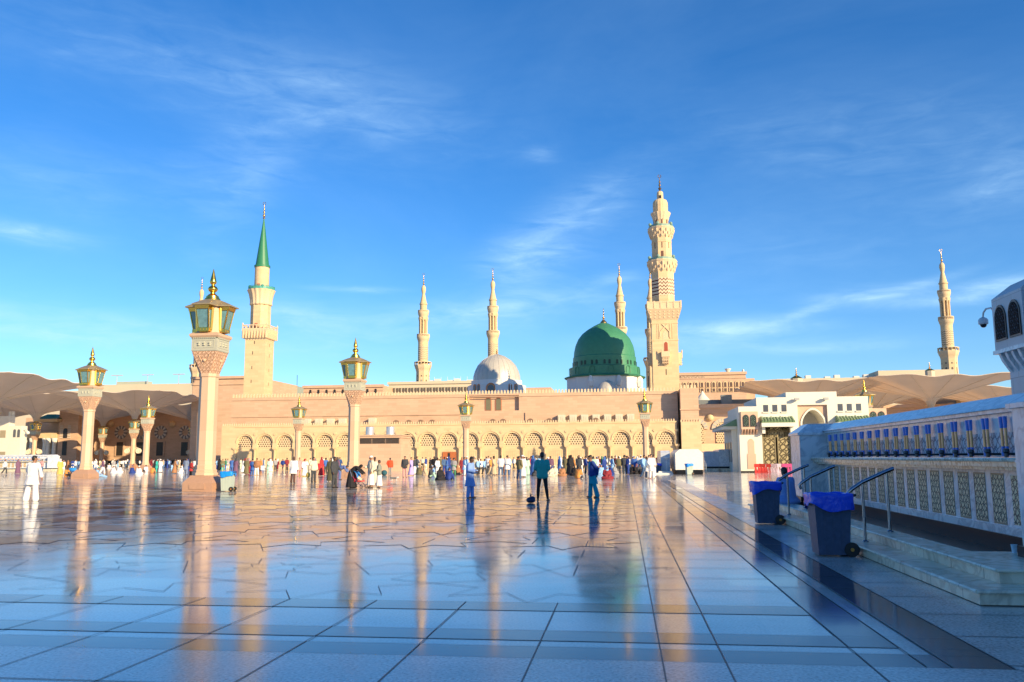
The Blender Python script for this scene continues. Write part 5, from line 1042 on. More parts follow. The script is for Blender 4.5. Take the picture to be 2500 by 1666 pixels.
def body_mesh(p,voxel,skin,fingers=False,feet=True):
    mb=MB(); limbs(mb,p,0); up,side=frame_of(p); nk,hd=p['neck'],p['head']; lk=(p['look']-up*p['look'].dot(up)*.0).normalized(); sd=lk.cross(V((0,0,1))).normalized(); hu=sd.cross(lk)
    mb.cap(nk-up*.05,.06,hd-hu*.05,.052)
    q=Matrix((sd,-lk,hu)).transposed()
    bx=MB(); bx.ball((0,.01,.02),(.076,.095,.098),14,10); bx.ball((0,-.025,-.045),(.056,.068,.068),12,8); bx.ball((0,-.045,-.085),(.032,.035,.028),10,6)
    bx.cap((0,-.088,.015),.010,(0,-.108,-.022),.015,8); bx.ball((0,-.088,-.052),(.024,.012,.010),8,6)
    for s in (-1,1): bx.ball((s*.078,.012,-.005),(.012,.02,.032),8,6); bx.ball((s*.030,-.083,.022),(.016,.012,.010),8,6)
    mb.add([q@V(v)+hd for v in bx.v],bx.f)
    for s,L in ((1,'L'),(-1,'R')):
        e,w_=p['e'+L],p['w'+L]; d=(w_-e).normalized(); th=p.get('thumb'+L); t_=(th if th is not None else V((0,-1,0))); t_=(t_-d*t_.dot(d)).normalized(); nrm=d.cross(t_).normalized()
        palm=w_+d*.045; mb.cap(w_,.026,palm+t_*.012,.028); mb.cap(w_+d*.02-t_*.012,.022,w_+d*.085-t_*.015,.02); mb.cap(w_+d*.02+t_*.014,.022,w_+d*.085+t_*.018,.02)
        if fingers:
            inward=nrm*(s)
            for i,(off,ln) in enumerate(((.030,.066),(.010,.075),(-.010,.070),(-.029,.055))):
                a=w_+d*.088+t_*off; b=a+d*ln*.5+inward*.008; c=b+d*ln*.42+inward*.026; mb.cap(a,.0095,b,.009,8); mb.cap(b,.009,c,.0078,8)
            a=w_+d*.03+t_*.03; b=a+t_*.030+d*.025+inward*.01; c=b+d*.030+t_*.006+inward*.008; mb.cap(a,.0125,b,.0105,8); mb.cap(b,.0105,c,.009,8)
        else: mb.cap(w_+d*.07,.026,w_+d*.13+t_*.0,.018,8); mb.cap(w_+d*.03,.014,w_+d*.06+t_*.045,.011,6)
        if feet:
            a=p['a'+L]; f=p['f'+L].normalized(); h=V((0,0,-.045)); mb.cap(a+h*.9-f*.03,.036,a+h+f*.13,.028); mb.cap(a,.04,a+h+f*.03,.035)
    return fused(mb,'body',voxel,skin)
def head_shell(p,kind,voxel,m,nm):
    up,side=frame_of(p); hd=p['head']; lk=p['look'].normalized(); sd=lk.cross(V((0,0,1))).normalized(); hu=sd.cross(lk); q=Matrix((sd,-lk,hu)).transposed(); bx=MB()
    if kind=='hair': bx.ball((0,.022,.045),(.083,.093,.086),14,10); bx.ball((0,.05,-.005),(.072,.062,.075),12,8); bx.ball((0,-.045,.082),(.055,.038,.032),10,6)
    elif kind=='cap': bx.ball((0,.012,.062),(.086,.10,.072),14,8); bx.lathe([(.085,.03),(.086,.09),(.07,.118),(.001,.125)],14,(0,.012))
    elif kind=='turban': bx.ball((0,.01,.07),(.11,.12,.07),14,8); bx.ball((0,.03,.10),(.08,.09,.06),12,8)
    elif kind=='scarf': bx.ball((0,.03,.02),(.10,.105,.125),14,10); bx.ball((0,.04,-.09),(.115,.10,.10),12,8); bx.lathe([(.12,-.26),(.13,-.2),(.10,-.08)],12,(0,.03))
    elif kind=='ghutra': bx.ball((0,.02,.045),(.10,.108,.10),14,10); bx.lathe([(.02,-.36),(.17,-.34),(.13,-.1),(.09,.02)],12,(0,.07),sqy=.5)
    mb=MB(); mb.add([q@V(v)+hd for v in bx.v],bx.f); 
    if kind in ('scarf','ghutra','turban'): 
        return fused(mb,nm,max(voxel,.014),m)
    return fused(mb,nm,max(voxel*.8,.012),m)
def robe_rings(p,hem,w0=.20,w1=.30,folds=9,amp=.05,lean=0.,n=48):
    hip,nk=p['hip'],p['neck']; L=[]; N_=14
    for k in range(N_+1):
        f=k/N_; z=hem+(nk.z+.0-hem)*f
        if z<hip.z: c=V((hip.x,hip.y,z)); c=c+V(((p['aL'].x+p['aR'].x)/2-hip.x,(p['aL'].y+p['aR'].y)/2-hip.y,0))*(1-(z-hem)/(hip.z-hem+1e-6))*.8
        else: g=(z-hip.z)/(nk.z-hip.z); c=hip.lerp(nk,g)
        tt=max(0,(hip.z-z)/(hip.z-hem+1e-6)); 
        if z>hip.z: g=(z-hip.z)/(nk.z-hip.z); rx=.175+.035*sin(PI*min(1,g*1.1)); rx*= (1 if g<.86 else 1-.62*((g-.86)/.14)**1.4); ry=.135*(1 if g<.86 else 1-.5*((g-.86)/.14)); A=.01
        else: rx=.175+(w1-.175)*tt**.8; ry=.14+(w0-.14)*tt**.8; A=amp*tt
        L.append([(c.x+rx*(1+A*cos(folds*a+1.3*sin(2*a)))*cos(a),c.y+ry*(1+A*cos(folds*a+1.3*sin(2*a)))*sin(a),z) for a in [2*PI*i/n for i in range(n)]])
    return L
def robe_mesh(p,voxel,m,hem=.10,nm='robe',w0=.20,w1=.27,amp=.07,sleeves=.022,split=False):
    mb=MB(); mb.loops(robe_rings(p,hem,w0,w1,amp=amp)); limbs(mb,p,.018,legs=False,torso=True,armto='h',extra=sleeves); up,side=frame_of(p); nk,ch=p['neck'],p['chest']
    for s in (-1,1): mb.cap(ch+side*s*.08,.13,nk+side*s*.14-up*.06,.075)
    return fused(mb,nm,voxel,m,1)
def shirt_mesh(p,voxel,m,nm='shirt',hem=.80,sleeve='h',fat=.02):
    mb=MB(); limbs(mb,p,fat,legs=False,armto=sleeve,extra=.006); up,side=frame_of(p)
    h=p['hip']; 
    for s in (-1,1): mb.cap(h+side*s*.075,.115+fat,h+side*s*.08+V((0,0,hem-h.z+.1)),.115+fat)
    mb.cap(p['neck']-up*.03,.07,p['neck']+up*.01,.06); return fused(mb,nm,voxel,m,1)
def trousers_mesh(p,voxel,m,fat=.016,legto='a',extra=.014): mb=MB(); limbs(mb,p,fat,arms=False,torso=False,legto=legto,extra=extra); mb.cap(p['hip']+V((.06,0,.03)),.115+fat,p['hip']+V((-.06,0,.03)),.115+fat); return fused(mb,'trousers',voxel,m,1)
def shoes(p,parent,m=None):
    for L in 'LR':
        mb=MB(); a=p['a'+L]; f=p['f'+L].normalized(); mb.cap(a+V((0,0,-.05))-f*.04,.038,a+V((0,0,-.052))+f*.14,.032); me=fused(mb,'shoe',.014,m or SHOE); 
        put('shoe',me,parent)
def scaled(o,s): o.scale=(s,s,s)
def hero(label,loc,rz,p,skin,bits,height=1.75,fingers=True,voxel=.012,shoe=None,group=None):
    t=thing('person',label,'person',(loc[0],loc[1],loc[2] if len(loc)>2 else 0),rz,group); t.scale=(height/1.72,)*3
    put('body',body_mesh(p,voxel,skin,fingers),t)
    for kind,m,kw in bits:
        if kind in ('hair','cap','turban','scarf','ghutra'): put({'hair':'hair','cap':'skullcap','turban':'turban','scarf':'headscarf','ghutra':'headcloth'}[kind],head_shell(p,kind,voxel,m,kind),t)
        elif kind=='robe': put(kw.get('nm','robe'),robe_mesh(p,voxel*1.3,m,**kw),t)
        elif kind=='shirt': put(kw.get('nm','shirt'),shirt_mesh(p,voxel*1.2,m,**kw),t)
        elif kind=='trousers': put('trousers',trousers_mesh(p,voxel*1.2,m,**kw),t)
    if shoe!='bare': shoes(p,t,shoe)
    return t
W_=cloth('white',(.78,.77,.76)); TEAL=cloth('teal',(.03,.38,.33)); BLACKC=cloth('black',(.010,.010,.014)); PBLUE=cloth('periwinkle_blue',(.22,.36,.72)); NAVY=cloth('navy',(.015,.045,.24)); TURQ=cloth('turquoise',(.01,.33,.44)); CHAR=cloth('charcoal',(.045,.05,.06)); CREAMK=cloth('cream',(.62,.57,.44)); GREYJ=cloth('grey_green',(.22,.24,.20)); REDC=cloth('red',(.60,.02,.03)); OLIVE=cloth('dark_olive',(.07,.065,.035)); LBLUE=cloth('light_blue',(.25,.45,.72)); MAROON=cloth('maroon',(.22,.02,.03)); BEIGEC=cloth('beige',(.52,.40,.26)); PINKC=cloth('dusty_pink',(.55,.28,.28))
# 1 man in white from behind, walking away with legs apart
p=pose(kL=(.17,-.03,.50),aL=(.215,.0,.085),kR=(-.15,.0,.50),aR=(-.20,.02,.085),eR=(-.33,.03,1.16),wR=(-.35,-.04,.92),eL=(.30,-.08,1.16),wL=(.38,-.30,1.05),look=(-.55,-1,-.1),head=(-.02,-.04,1.60),neck=(0,-.03,1.45),fL=(.4,-1,0),fR=(-.25,-1,0))
hero('broad dark-haired man in white tunic and trousers seen from behind at far left',(-23.55,31.8),PI,p,SKIN[0],[('hair',HAIR,{}),('robe',W_,dict(hem=.62,nm='tunic',w0=.20,w1=.29,amp=.04)),('trousers',W_,dict(fat=.045,extra=.04))],1.80)
# 2 man in teal shirt and black trousers, back view
p=pose(kL=(.15,-.02,.50),aL=(.17,.0,.085),kR=(-.13,-.02,.50),aR=(-.19,.0,.085),eL=(.255,.04,1.15),wL=(.13,-.20,1.08),eR=(-.255,.04,1.15),wR=(-.13,-.20,1.08),look=(0,-1,-.15),fL=(.3,-1,0),fR=(-.3,-1,0))
gm_=hero('man in a teal shirt and tight black trousers standing with his back to us',(-3.04,31.9),PI-.08,p,SKIN[0],[('hair',HAIR,{}),('shirt',TEAL,dict(fat=.022,hem=.80,sleeve='h')),('trousers',BLACKC,dict(fat=.006,extra=.0))],1.78)
# 3 youth in navy top and turquoise trousers, facing left, hands behind
p=pose(kL=(.10,.06,.50),aL=(.12,.17,.085),kR=(-.11,-.04,.50),aR=(-.12,-.06,.085),eL=(.27,.14,1.16),wL=(.10,.17,.92),eR=(-.27,.14,1.16),wR=(-.10,.17,.92),look=(0,-1,-.32),head=(0,-.07,1.60),neck=(0,-.03,1.455))
hero('youth in a navy jacket over turquoise tunic and trousers, facing left with hands behind',(-1.3,34.7),-PI/2+.35,p,SKIN[0],[('hair',HAIR,{}),('shirt',NAVY,dict(fat=.032,hem=.86,nm='jacket')),('robe',TURQ,dict(hem=.55,nm='tunic',w0=.19,w1=.20,amp=.05)),('trousers',TURQ,dict(fat=.03,extra=.03))],1.68)
# 4 man in periwinkle kurta looking at phone, facing right
p=pose(kL=(.10,-.05,.50),aL=(.10,-.06,.085),kR=(-.10,.0,.50),aR=(-.10,.05,.085),eL=(.24,-.05,1.14),wL=(.12,-.27,1.10),eR=(-.24,-.04,1.14),wR=(-.12,-.27,1.10),look=(0,-1,-.45),head=(0,-.08,1.59),neck=(0,-.04,1.45))
hero('man in a periwinkle blue tunic and trousers walking right, looking down at his hands',(-6.2,34.3),PI/2-.25,p,SKIN[2],[('hair',HAIR,{}),('robe',PBLUE,dict(hem=.48,nm='tunic',w0=.23,w1=.20,amp=.05)),('trousers',PBLUE,dict(fat=.022,extra=.02))],1.66)
ph=thing('mobile_phone','dark mobile phone held by the man in periwinkle blue','phone',(-5.93,34.22,1.12),PI/2); m=MB(); m.box(-.036,.036,-.004,.004,-.07,.07); part('phone_case',m,RUBBER,ph); m=MB(); m.box(-.033,.033,-.006,-.0045,-.065,.065); part('screen',m,WINDOWG,ph)
# 5 group by the pushchair
def at(px,py,dz=0): X,Y=GR(px,py); return (X,Y,dz)
p=pose(hip=(0,.12,.90),chest=(0,-.14,1.10),neck=(0,-.30,1.16),head=(0,-.44,1.16),look=(0,-1,-.9),eL=(.24,-.42,.95),wL=(.16,-.60,.78),eR=(-.24,-.42,.95),wR=(-.16,-.60,.78),aL=(.12,.10,.085),aR=(-.12,.10,.085),kL=(.1,.05,.5),kR=(-.1,.05,.5))
hero('woman in a black abaya bending right over the red pushchair',at(862,1192),PI/2,p,SKIN[1],[('scarf',BLACKC,{}),('robe',BLACKC,dict(hem=.04,w0=.32,w1=.34,amp=.05))],1.70,voxel=.016)
p=pose(look=(-.6,-1,-.1),eR=(-.24,-.05,1.15),wR=(-.17,-.27,1.10))
hero('old man in a white skullcap and cream coat over a white robe, beside the pushchair',at(905,1191),-.9,p,SKIN[0],[('cap',W_,{}),('shirt',CREAMK,dict(fat=.04,hem=.72,nm='coat')),('robe',W_,dict(hem=.14,w0=.21,w1=.24))],1.74,voxel=.016)
p=pose(look=(-.5,-1,-.25),eL=(.25,-.02,1.15),wL=(.16,-.22,1.08))
hero('boy in a grey-green hooded jacket over a white robe, right of the old man',at(925,1191),-1.3,p,SKIN[0],[('hair',HAIR,{}),('shirt',GREYJ,dict(fat=.045,hem=.78,nm='jacket')),('robe',W_,dict(hem=.12,w0=.20,w1=.22))],1.50,voxel=.016)
p=pose(kR=(-.1,-.1,.5))
hero('person in a cream robe standing behind the old man in the skullcap',at(914,1184),.4,p,SKIN[2],[('hair',HAIR,{}),('robe',CREAMK,dict(hem=.12))],1.68,voxel=.018)
p=pose(look=(.6,-1,-.2),eL=(.25,-.05,1.15),wL=(.17,-.25,1.02),kL=(.09,-.04,.5),aL=(.10,-.02,.085))
hero('man in a charcoal grey suit facing right, left of the pushchair group',at(816,1192),1.3,p,SKIN[2],[('hair',HAIR,{}),('shirt',CHAR,dict(fat=.035,hem=.75,nm='jacket')),('trousers',CHAR,dict(fat=.02))],1.70,voxel=.016)
p=pose(look=(-.4,-1,0))
hero('person in a long dark olive robe behind the man in the charcoal suit',at(806,1176),.3,p,SKIN[0],[('scarf',OLIVE,{}),('robe',OLIVE,dict(hem=.06))],1.66,voxel=.018)
p=pose(hip=(0,.15,.86),chest=(0,-.16,.98),neck=(0,-.33,1.02),head=(0,-.46,.98),look=(0,-1,-.9),eL=(.2,-.4,.80),wL=(.12,-.50,.62),eR=(-.2,-.4,.80),wR=(-.12,-.50,.62),kL=(.1,.12,.48),aL=(.1,.14,.085),kR=(-.1,.08,.48),aR=(-.1,.1,.085))
hero('person in dusty blue bent far forward beside the lamp pillar foot',at(833,1172),PI/2,p,SKIN[0],[('hair',HAIR,{}),('shirt',cloth('dusty_blue',(.10,.15,.34)),dict(fat=.04,hem=.70)),('trousers',cloth('dusty_blue',(.10,.15,.34)),dict(fat=.03))],1.7,voxel=.018)
p=pose(kL=(.13,-.02,.5),aL=(.16,0,.085),kR=(-.08,.06,.5),aR=(-.12,.16,.085))
hero('dark-skinned man in a long white shirt and brown trousers walking away, centre left',at(716,1180),PI,p,SKIN[2],[('robe',W_,dict(hem=.62,nm='tunic',w1=.27)),('trousers',cloth('dark_brown',(.10,.04,.03)),dict(fat=.012))],1.76,voxel=.016)
p=pose(look=(.9,-1,0),eR=(-.3,0,1.2),wR=(-.40,-.1,1.25))
hero('man in pale waistcoat holding a red rucksack, right of the white-shirted walker',at(765,1178),.9,p,SKIN[0],[('hair',HAIR,{}),('shirt',CREAMK,dict(fat=.03,hem=.80)),('trousers',CHAR,dict(fat=.02))],1.72,voxel=.016)
rk=thing('rucksack','big red rucksack held up beside the man in the pale waistcoat','bag',at(776,1172,.75)); m=MB(); m.ball((0,0,.25),(.20,.14,.27),14,10); part('pack_body',fused and m,REDC,rk,60); m=MB(); m.ball((0,-.12,.15),(.13,.07,.13),10,8); part('front_pocket',m,mat('cloth_darkred',(.25,.01,.02),.8),rk,60); m=MB(); m.tube([(.1,.1,.45),(.12,.2,.25),(.1,.12,.05)],.02,6); m.tube([(-.1,.1,.45),(-.12,.2,.25),(-.1,.12,.05)],.02,6); part('strap',m,BLACKC,rk)
p=pose(look=(0,-1,-.6),head=(0,-.06,1.60),eR=(-.30,.0,1.2),wR=(-.2,.02,1.0),kL=(.07,0,.5),aL=(.08,.02,.085),kR=(-.07,0,.5),aR=(-.08,.02,.085))
hero('man in a bright red-orange shirt and grey trousers standing alone before the plant room',at(952,1162),.3,p,SKIN[2],[('hair',HAIR,{}),('shirt',cloth('red_orange',(.72,.07,.02)),dict(fat=.03,hem=.80)),('trousers',cloth('mid_grey',(.25,.24,.24)),dict(fat=.004))],1.66,voxel=.018)
p=pose(kL=(.11,0,.5),aL=(.13,.02,.085),eL=(.28,.0,1.15),wL=(.2,-.14,.98))
hero('youth in a dark grey shirt and pinkish trousers standing right of the plant room',at(988,1166),.0,p,SKIN[0],[('hair',HAIR,{}),('shirt',CHAR,dict(fat=.03,hem=.72)),('trousers',PINKC,dict(fat=.02))],1.78,voxel=.018)
def seated(kind):
    # cross-legged on the ground, facing -y
    q=pose(hip=(0,.05,.14),chest=(0,-.02,.50),neck=(0,-.06,.66),head=(0,-.10,.82),look=(0,-1,-.25),eL=(.25,-.10,.36),wL=(.12,-.30,.26),eR=(-.25,-.10,.36),wR=(-.12,-.30,.26),kL=(.34,-.22,.14),aL=(-.06,-.30,.085),kR=(-.34,-.22,.14),aR=(.08,-.36,.085),fL=(-1,-.2,0),fR=(1,-.2,0))
    if kind=='hug': q.update(kL=V((.14,-.30,.42)),aL=V((.12,-.42,.085)),kR=V((-.14,-.30,.42)),aR=V((-.12,-.42,.085)),fL=V((0,-1,0)),fR=V((0,-1,0)),wL=V((.05,-.42,.36)),wR=V((-.05,-.42,.36)))
    if kind=='recline': q.update(kL=V((.12,-.38,.14)),aL=V((.14,-.80,.08)),kR=V((-.10,-.40,.16)),aR=V((-.10,-.80,.08)),fL=V((0,-.3,1)),fR=V((0,-.3,1)),wL=V((.22,-.45,.2)),wR=V((-.2,-.30,.3)))
    return q
def seat_robe(q,voxel,m,nm='robe'):
    mb=MB(); limbs(mb,q,.035,legs=True,extra=.01); mb.loops([[(r*1.0*cos(a)+0,-.10+r*.85*sin(a),z) for a in [2*PI*i/24 for i in range(24)]] for r,z in ((.40,.0),(.41,.06),(.34,.16),(.22,.26),(.19,.45),(.16,.6))]); return fused(mb,nm,voxel,m,1)
q=seated('recline')
t=hero('person in pale blue and teal cap sitting with legs stretched beside the left lamp pedestal',at(236,1166),PI/2+.3,q,SKIN[0],[('cap',cloth('teal_green',(.0,.22,.20)),{}),('shirt',LBLUE,dict(fat=.04,hem=.1)),('trousers',LBLUE,dict(fat=.04))],1.75,voxel=.018)
q=seated('')
t=hero('person in pale blue robe sitting on the fountain platform behind the far dark bin',(4.3,23.9,.34),PI+.5,q,SKIN[0],[('hair',HAIR,{})],1.75,voxel=.016,shoe='bare'); put('robe',seat_robe(q,.02,cloth('pale_periwinkle',(.20,.32,.66))),t)
# ---- crowd figures: prototypes whose clothing colour is set per person
OB='OBJECT'
SKC=SKIN[0]; CV=.034
def proto(bits,p,root='person'):
    lst=[('body',body_mesh(p,.03,SKC,False),'skin')]
    for nm,me,slot in bits: lst.append((nm,me,slot))
    return lst
def mk_protos():
    P={}
    s=pose(); w=pose(kL=(.10,-.14,.50),aL=(.10,-.18,.10),kR=(-.10,.05,.50),aR=(-.10,.27,.14),eL=(.26,.08,1.14),wL=(.27,.10,.9),eR=(-.26,-.06,1.14),wR=(-.25,-.2,.92))
    s2=pose(eL=(.26,-.05,1.15),wL=(.14,-.24,1.12),eR=(-.26,.0,1.13),wR=(-.26,-.1,.88),look=(.3,-1,-.2)); s3=pose(eL=(.28,.02,1.14),wL=(.2,-.1,.95),eR=(-.28,.02,1.14),wR=(-.2,-.1,.95),look=(-.5,-1,-.1),kL=(.14,0,.5),aL=(.17,.02,.085))
    d=W_
    P['robe']=proto([('robe',robe_mesh(s,CV,d),'a'),('headwear',head_shell(s,'cap',.02,d,'headwear'),'b')],s)
    P['robe_walk']=proto([('robe',robe_mesh(w,CV,d,w0=.27),'a'),('hair',head_shell(w,'hair',.02,HAIR,'hair'),'h')],w)
    P['ghutra']=proto([('robe',robe_mesh(s2,CV,d),'a'),('headcloth',head_shell(s2,'ghutra',.02,d,'headcloth'),'b')],s2)
    P['shirt']=proto([('shirt',shirt_mesh(s2,CV,d,fat=.03),'a'),('trousers',trousers_mesh(s2,CV,d,fat=.022),'b'),('hair',head_shell(s2,'hair',.02,HAIR,'hair'),'h')],s2)
    P['shirt_walk']=proto([('shirt',shirt_mesh(w,CV,d,fat=.03),'a'),('trousers',trousers_mesh(w,CV,d,fat=.022),'b'),('hair',head_shell(w,'hair',.02,HAIR,'hair'),'h')],w)
    P['shirt_stand']=proto([('shirt',shirt_mesh(s3,CV,d,fat=.032,hem=.74),'a'),('trousers',trousers_mesh(s3,CV,d,fat=.022),'b'),('hair',head_shell(s3,'hair',.02,HAIR,'hair'),'h')],s3)
    P['kurta']=proto([('tunic',robe_mesh(s3,CV,d,hem=.52,nm='tunic',w1=.24),'a'),('trousers',trousers_mesh(s3,CV,d,fat=.03),'b'),('hair',head_shell(s3,'hair',.02,HAIR,'hair'),'h')],s3)
    P['abaya']=proto([('abaya',robe_mesh(s,CV,d,hem=.03,nm='abaya',w0=.28,w1=.32),'a'),('headscarf',head_shell(s,'scarf',.02,d,'headscarf'),'b')],s)
    q=seated(''); P['seated']=proto([('robe',seat_robe(q,CV,d),'a'),('headwear',head_shell(q,'cap',.02,d,'headwear'),'b')],q)
    q=seated('hug'); P['seated_shirt']=proto([('shirt',shirt_mesh(q,CV,d,hem=.1,fat=.035),'a'),('trousers',trousers_mesh(q,CV,d,fat=.03),'b'),('hair',head_shell(q,'hair',.02,HAIR,'hair'),'h')],q)
    q=seated(''); P['seated_abaya']=proto([('abaya',seat_robe(q,CV,d,'abaya'),'a'),('headscarf',head_shell(q,'scarf',.02,d,'headscarf'),'b')],q)
    return P
PR=mk_protos(); PROTO={}
COLS={'white':W_,'cream':CREAMK,'beige':BEIGEC,'black':BLACKC,'navy':NAVY,'blue':cloth('mid_blue',(.05,.14,.42)),'pale blue':LBLUE,'grey':cloth('soft_grey',(.30,.30,.31)),'brown':cloth('tan_brown',(.36,.17,.08)),'red':cloth('muted_red',(.42,.03,.03)),'maroon':MAROON,'orange':cloth('orange',(.62,.25,.06)),
 'green':cloth('green',(.05,.22,.12)),'teal':TEAL,'olive':cloth('olive',(.16,.14,.07)),'lilac':cloth('lilac',(.42,.34,.66)),'pink':PINKC,'charcoal':CHAR,'sky blue':cloth('sky_blue',(.02,.25,.68)),'yellow':cloth('yellow',(.55,.40,.10)),'purple':cloth('purple_brown',(.16,.08,.14)),'blue-grey':cloth('blue_grey',(.17,.22,.33)),'mint':cloth('mint',(.35,.55,.46)),'denim':cloth('denim',(.06,.12,.24))}
crowd=[]   # (px, feet py, kind, colour a, colour b, facing, height)
def C(px,py,kind,a,b=None,rz=None,h=None): crowd.append((px,py,kind,a,b,rz,h))
for r_ in [(11,1158,'shirt_walk','white','charcoal',2.),(43,1157,'abaya','purple','purple',1.2),(101,1155,'shirt','pink','denim',0.),(146,1160,'abaya','yellow','white',1.),(154,1150,'robe','white','pink'),(165,1146,'robe','brown','brown',3.),(177,1144,'shirt','pale blue','blue',3.),(186,1144,'kurta','pale blue','pale blue',3.),(193,1144,'shirt_stand','pale blue','navy'),
 (162,1165,'seated_shirt','orange','charcoal',1.6),(275,1156,'seated','white','white',2.6),(290,1155,'seated','white','cream',3.),(337,1159,'seated','white','white',3.),(321,1156,'seated','navy','navy',2.8),(357,1153,'seated_shirt','white','charcoal',-2.),(371,1156,'seated_shirt','orange','brown',3.),(382,1154,'kurta','teal','teal'),(391,1154,'robe','white','white',3.),
 (426,1157,'robe_walk','brown',None,2.2),(437,1151,'kurta','beige','beige',2.),(453,1160,'kurta','blue-grey','blue-grey',3.),(444,1158,'seated_abaya','white','white',0),(466,1162,'kurta','red','black',2.6,1.5),(475,1155,'shirt','white','charcoal',3.),(250,1158,'shirt_walk','purple','white',2.),
 (530,1148,'shirt','pale blue','navy'),(536,1148,'abaya','black','black'),(543,1150,'kurta','olive','teal'),(550,1149,'shirt','green','blue'),(565,1152,'kurta','blue','blue',3.),(575,1156,'abaya','purple','charcoal',3.),(593,1155,'robe_walk','white',None,2.),(601,1159,'robe','olive','brown',3.),(608,1157,'abaya','maroon','pink'),(616,1161,'kurta','blue','blue',3.),(626,1161,'shirt_stand','brown','white',0.),(636,1150,'robe','orange','orange'),(654,1158,'kurta','mint','mint',1.8),(660,1152,'abaya','white','white'),
 (672,1150,'shirt','grey','charcoal'),(690,1148,'shirt_walk','navy','charcoal'),(700,1150,'shirt','maroon','black'),(730,1163,'kurta','pink','pink',1.),(744,1164,'ghutra','white','red',.6),(737,1160,'seated_abaya','yellow','black',.5),(785,1162,'abaya','red','maroon',1.4),(795,1158,'shirt','blue','charcoal'),(823,1163,'abaya','purple','charcoal'),
 (1004,1162,'robe_walk','lilac',None,1.3),(1012,1158,'shirt','charcoal','white'),(1018,1156,'shirt','charcoal','denim'),(1022,1159,'seated','olive','olive'),(1036,1161,'seated_abaya','beige','beige'),(1028,1158,'seated','brown','cream'),(1051,1168,'seated_shirt','charcoal','mint',1.5),(1058,1160,'seated','pale blue','pale blue'),(1068,1167,'kurta','white','white',1.2),(1060,1154,'shirt','black','black'),(1073,1173,'seated_abaya','black','black',1.),(1095,1173,'seated_shirt','navy','navy',2.6),(1108,1161,'kurta','grey','green',3.),
 (1085,1156,'shirt','denim','navy'),(1091,1157,'kurta','blue','denim'),(1096,1155,'abaya','navy','navy'),(1101,1154,'shirt','olive','denim'),(1117,1159,'seated_abaya','brown','brown'),(1134,1161,'kurta','pale blue','white',2.),(1128,1158,'abaya','maroon','brown'),(1140,1158,'robe','pale blue','white'),(1160,1160,'robe','cream','cream',3.),
 (1168,1160,'shirt','pale blue','charcoal',1.,1.5),(1174,1159,'shirt_walk','white','charcoal',1.,1.5),(1183,1160,'shirt_walk','pale blue','charcoal',1.,1.5),(1193,1158,'shirt','white','charcoal'),(1199,1160,'shirt_walk','orange','beige',1.),(1206,1161,'robe_walk','beige',None,1.2),(1223,1162,'shirt_stand','white','denim',3.),(1239,1162,'kurta','white','denim',3.),(1232,1158,'robe','brown','pink'),
 (1268,1171,'shirt_stand','olive','denim',2.4),(1276,1166,'robe','white','white',2.8),(1287,1160,'abaya','mint','charcoal',.4),(1280,1154,'shirt','charcoal','black'),(1302,1161,'abaya','blue','blue'),(1310,1162,'seated_abaya','charcoal','red'),(1296,1152,'shirt','red','charcoal'),(1344,1159,'shirt','purple','navy',3.),(1354,1162,'seated_abaya','cream','cream',0.),(1345,1164,'seated','cream','cream'),(1372,1163,'seated','brown','white',.2),(1366,1158,'abaya','blue','blue'),(1376,1156,'abaya','blue-grey','charcoal'),(1381,1158,'robe','olive','brown'),
 (1390,1160,'abaya','black','black'),(1395,1161,'abaya','black','black',1.),(1400,1158,'robe','orange','brown'),(1411,1169,'seated_shirt','orange','grey',2.4),(1403,1162,'seated_abaya','black','black'),(1414,1159,'abaya','charcoal','black'),(1418,1156,'robe','white','white'),(1430,1158,'shirt','navy','charcoal',1.8),(1450,1158,'shirt_stand','mint','white'),(1458,1155,'robe','white','blue'),(1463,1160,'seated','pale blue','pale blue'),(1470,1160,'seated','pale blue','blue'),(1476,1159,'abaya','navy','blue'),(1470,1153,'abaya','green','green'),
 (1482,1171,'seated_abaya','maroon','pale blue',.2),(1495,1159,'kurta','pale blue','pale blue',2.),(1501,1159,'seated_abaya','grey','grey'),(1503,1158,'shirt','maroon','charcoal'),(1511,1159,'shirt','olive','charcoal',3.),(1488,1160,'seated','navy','navy'),(1526,1159,'shirt','charcoal','charcoal'),(1532,1159,'shirt_stand','navy','navy'),(1536,1156,'robe','white','pink'),(1545,1158,'seated_abaya','black','black'),(1549,1156,'robe','blue','blue'),(1553,1158,'seated_abaya','black','purple'),(1561,1158,'seated_shirt','charcoal','black'),(1557,1154,'ghutra','white','white'),(1565,1155,'robe','white','white'),
 (1574,1168,'shirt_walk','pale blue','denim',.8),(1580,1168,'kurta','white','grey',2.),(1591,1169,'kurta','white','white',.5,1.8),(1597,1165,'shirt_stand','grey','white',1.,1.75),(1586,1166,'kurta','pink','pink'),(1608,1152,'abaya','red','maroon'),(1618,1152,'shirt','denim','black')]: C(*r_)
ra=random.Random(21); wl=[('white',10),('cream',3),('pale blue',3),('navy',2),('black',4),('charcoal',4),('brown',2),('beige',3),('blue',1),('maroon',1),('grey',4),('olive',1),('blue-grey',2)]
wn=[a for a,b in wl for _ in range(b)]
def fillz(x0,x1,n,ya,yb):
    for i in range(n):
        k=ra.choice(['robe','robe','robe_walk','ghutra','shirt','shirt_walk','kurta','shirt_stand','abaya','seated']); a=ra.choice(wn if k not in('abaya',) else ['black','black','navy','brown','maroon','white','pink']); b=ra.choice(['white','white','charcoal','black','denim']) if k!='abaya' else a
        if k=='kurta': b=ra.choice([a,'white'])
        C(x0+(x1-x0)*(i+ra.random())/n,ya+(yb-ya)*ra.random(),k,a,b)
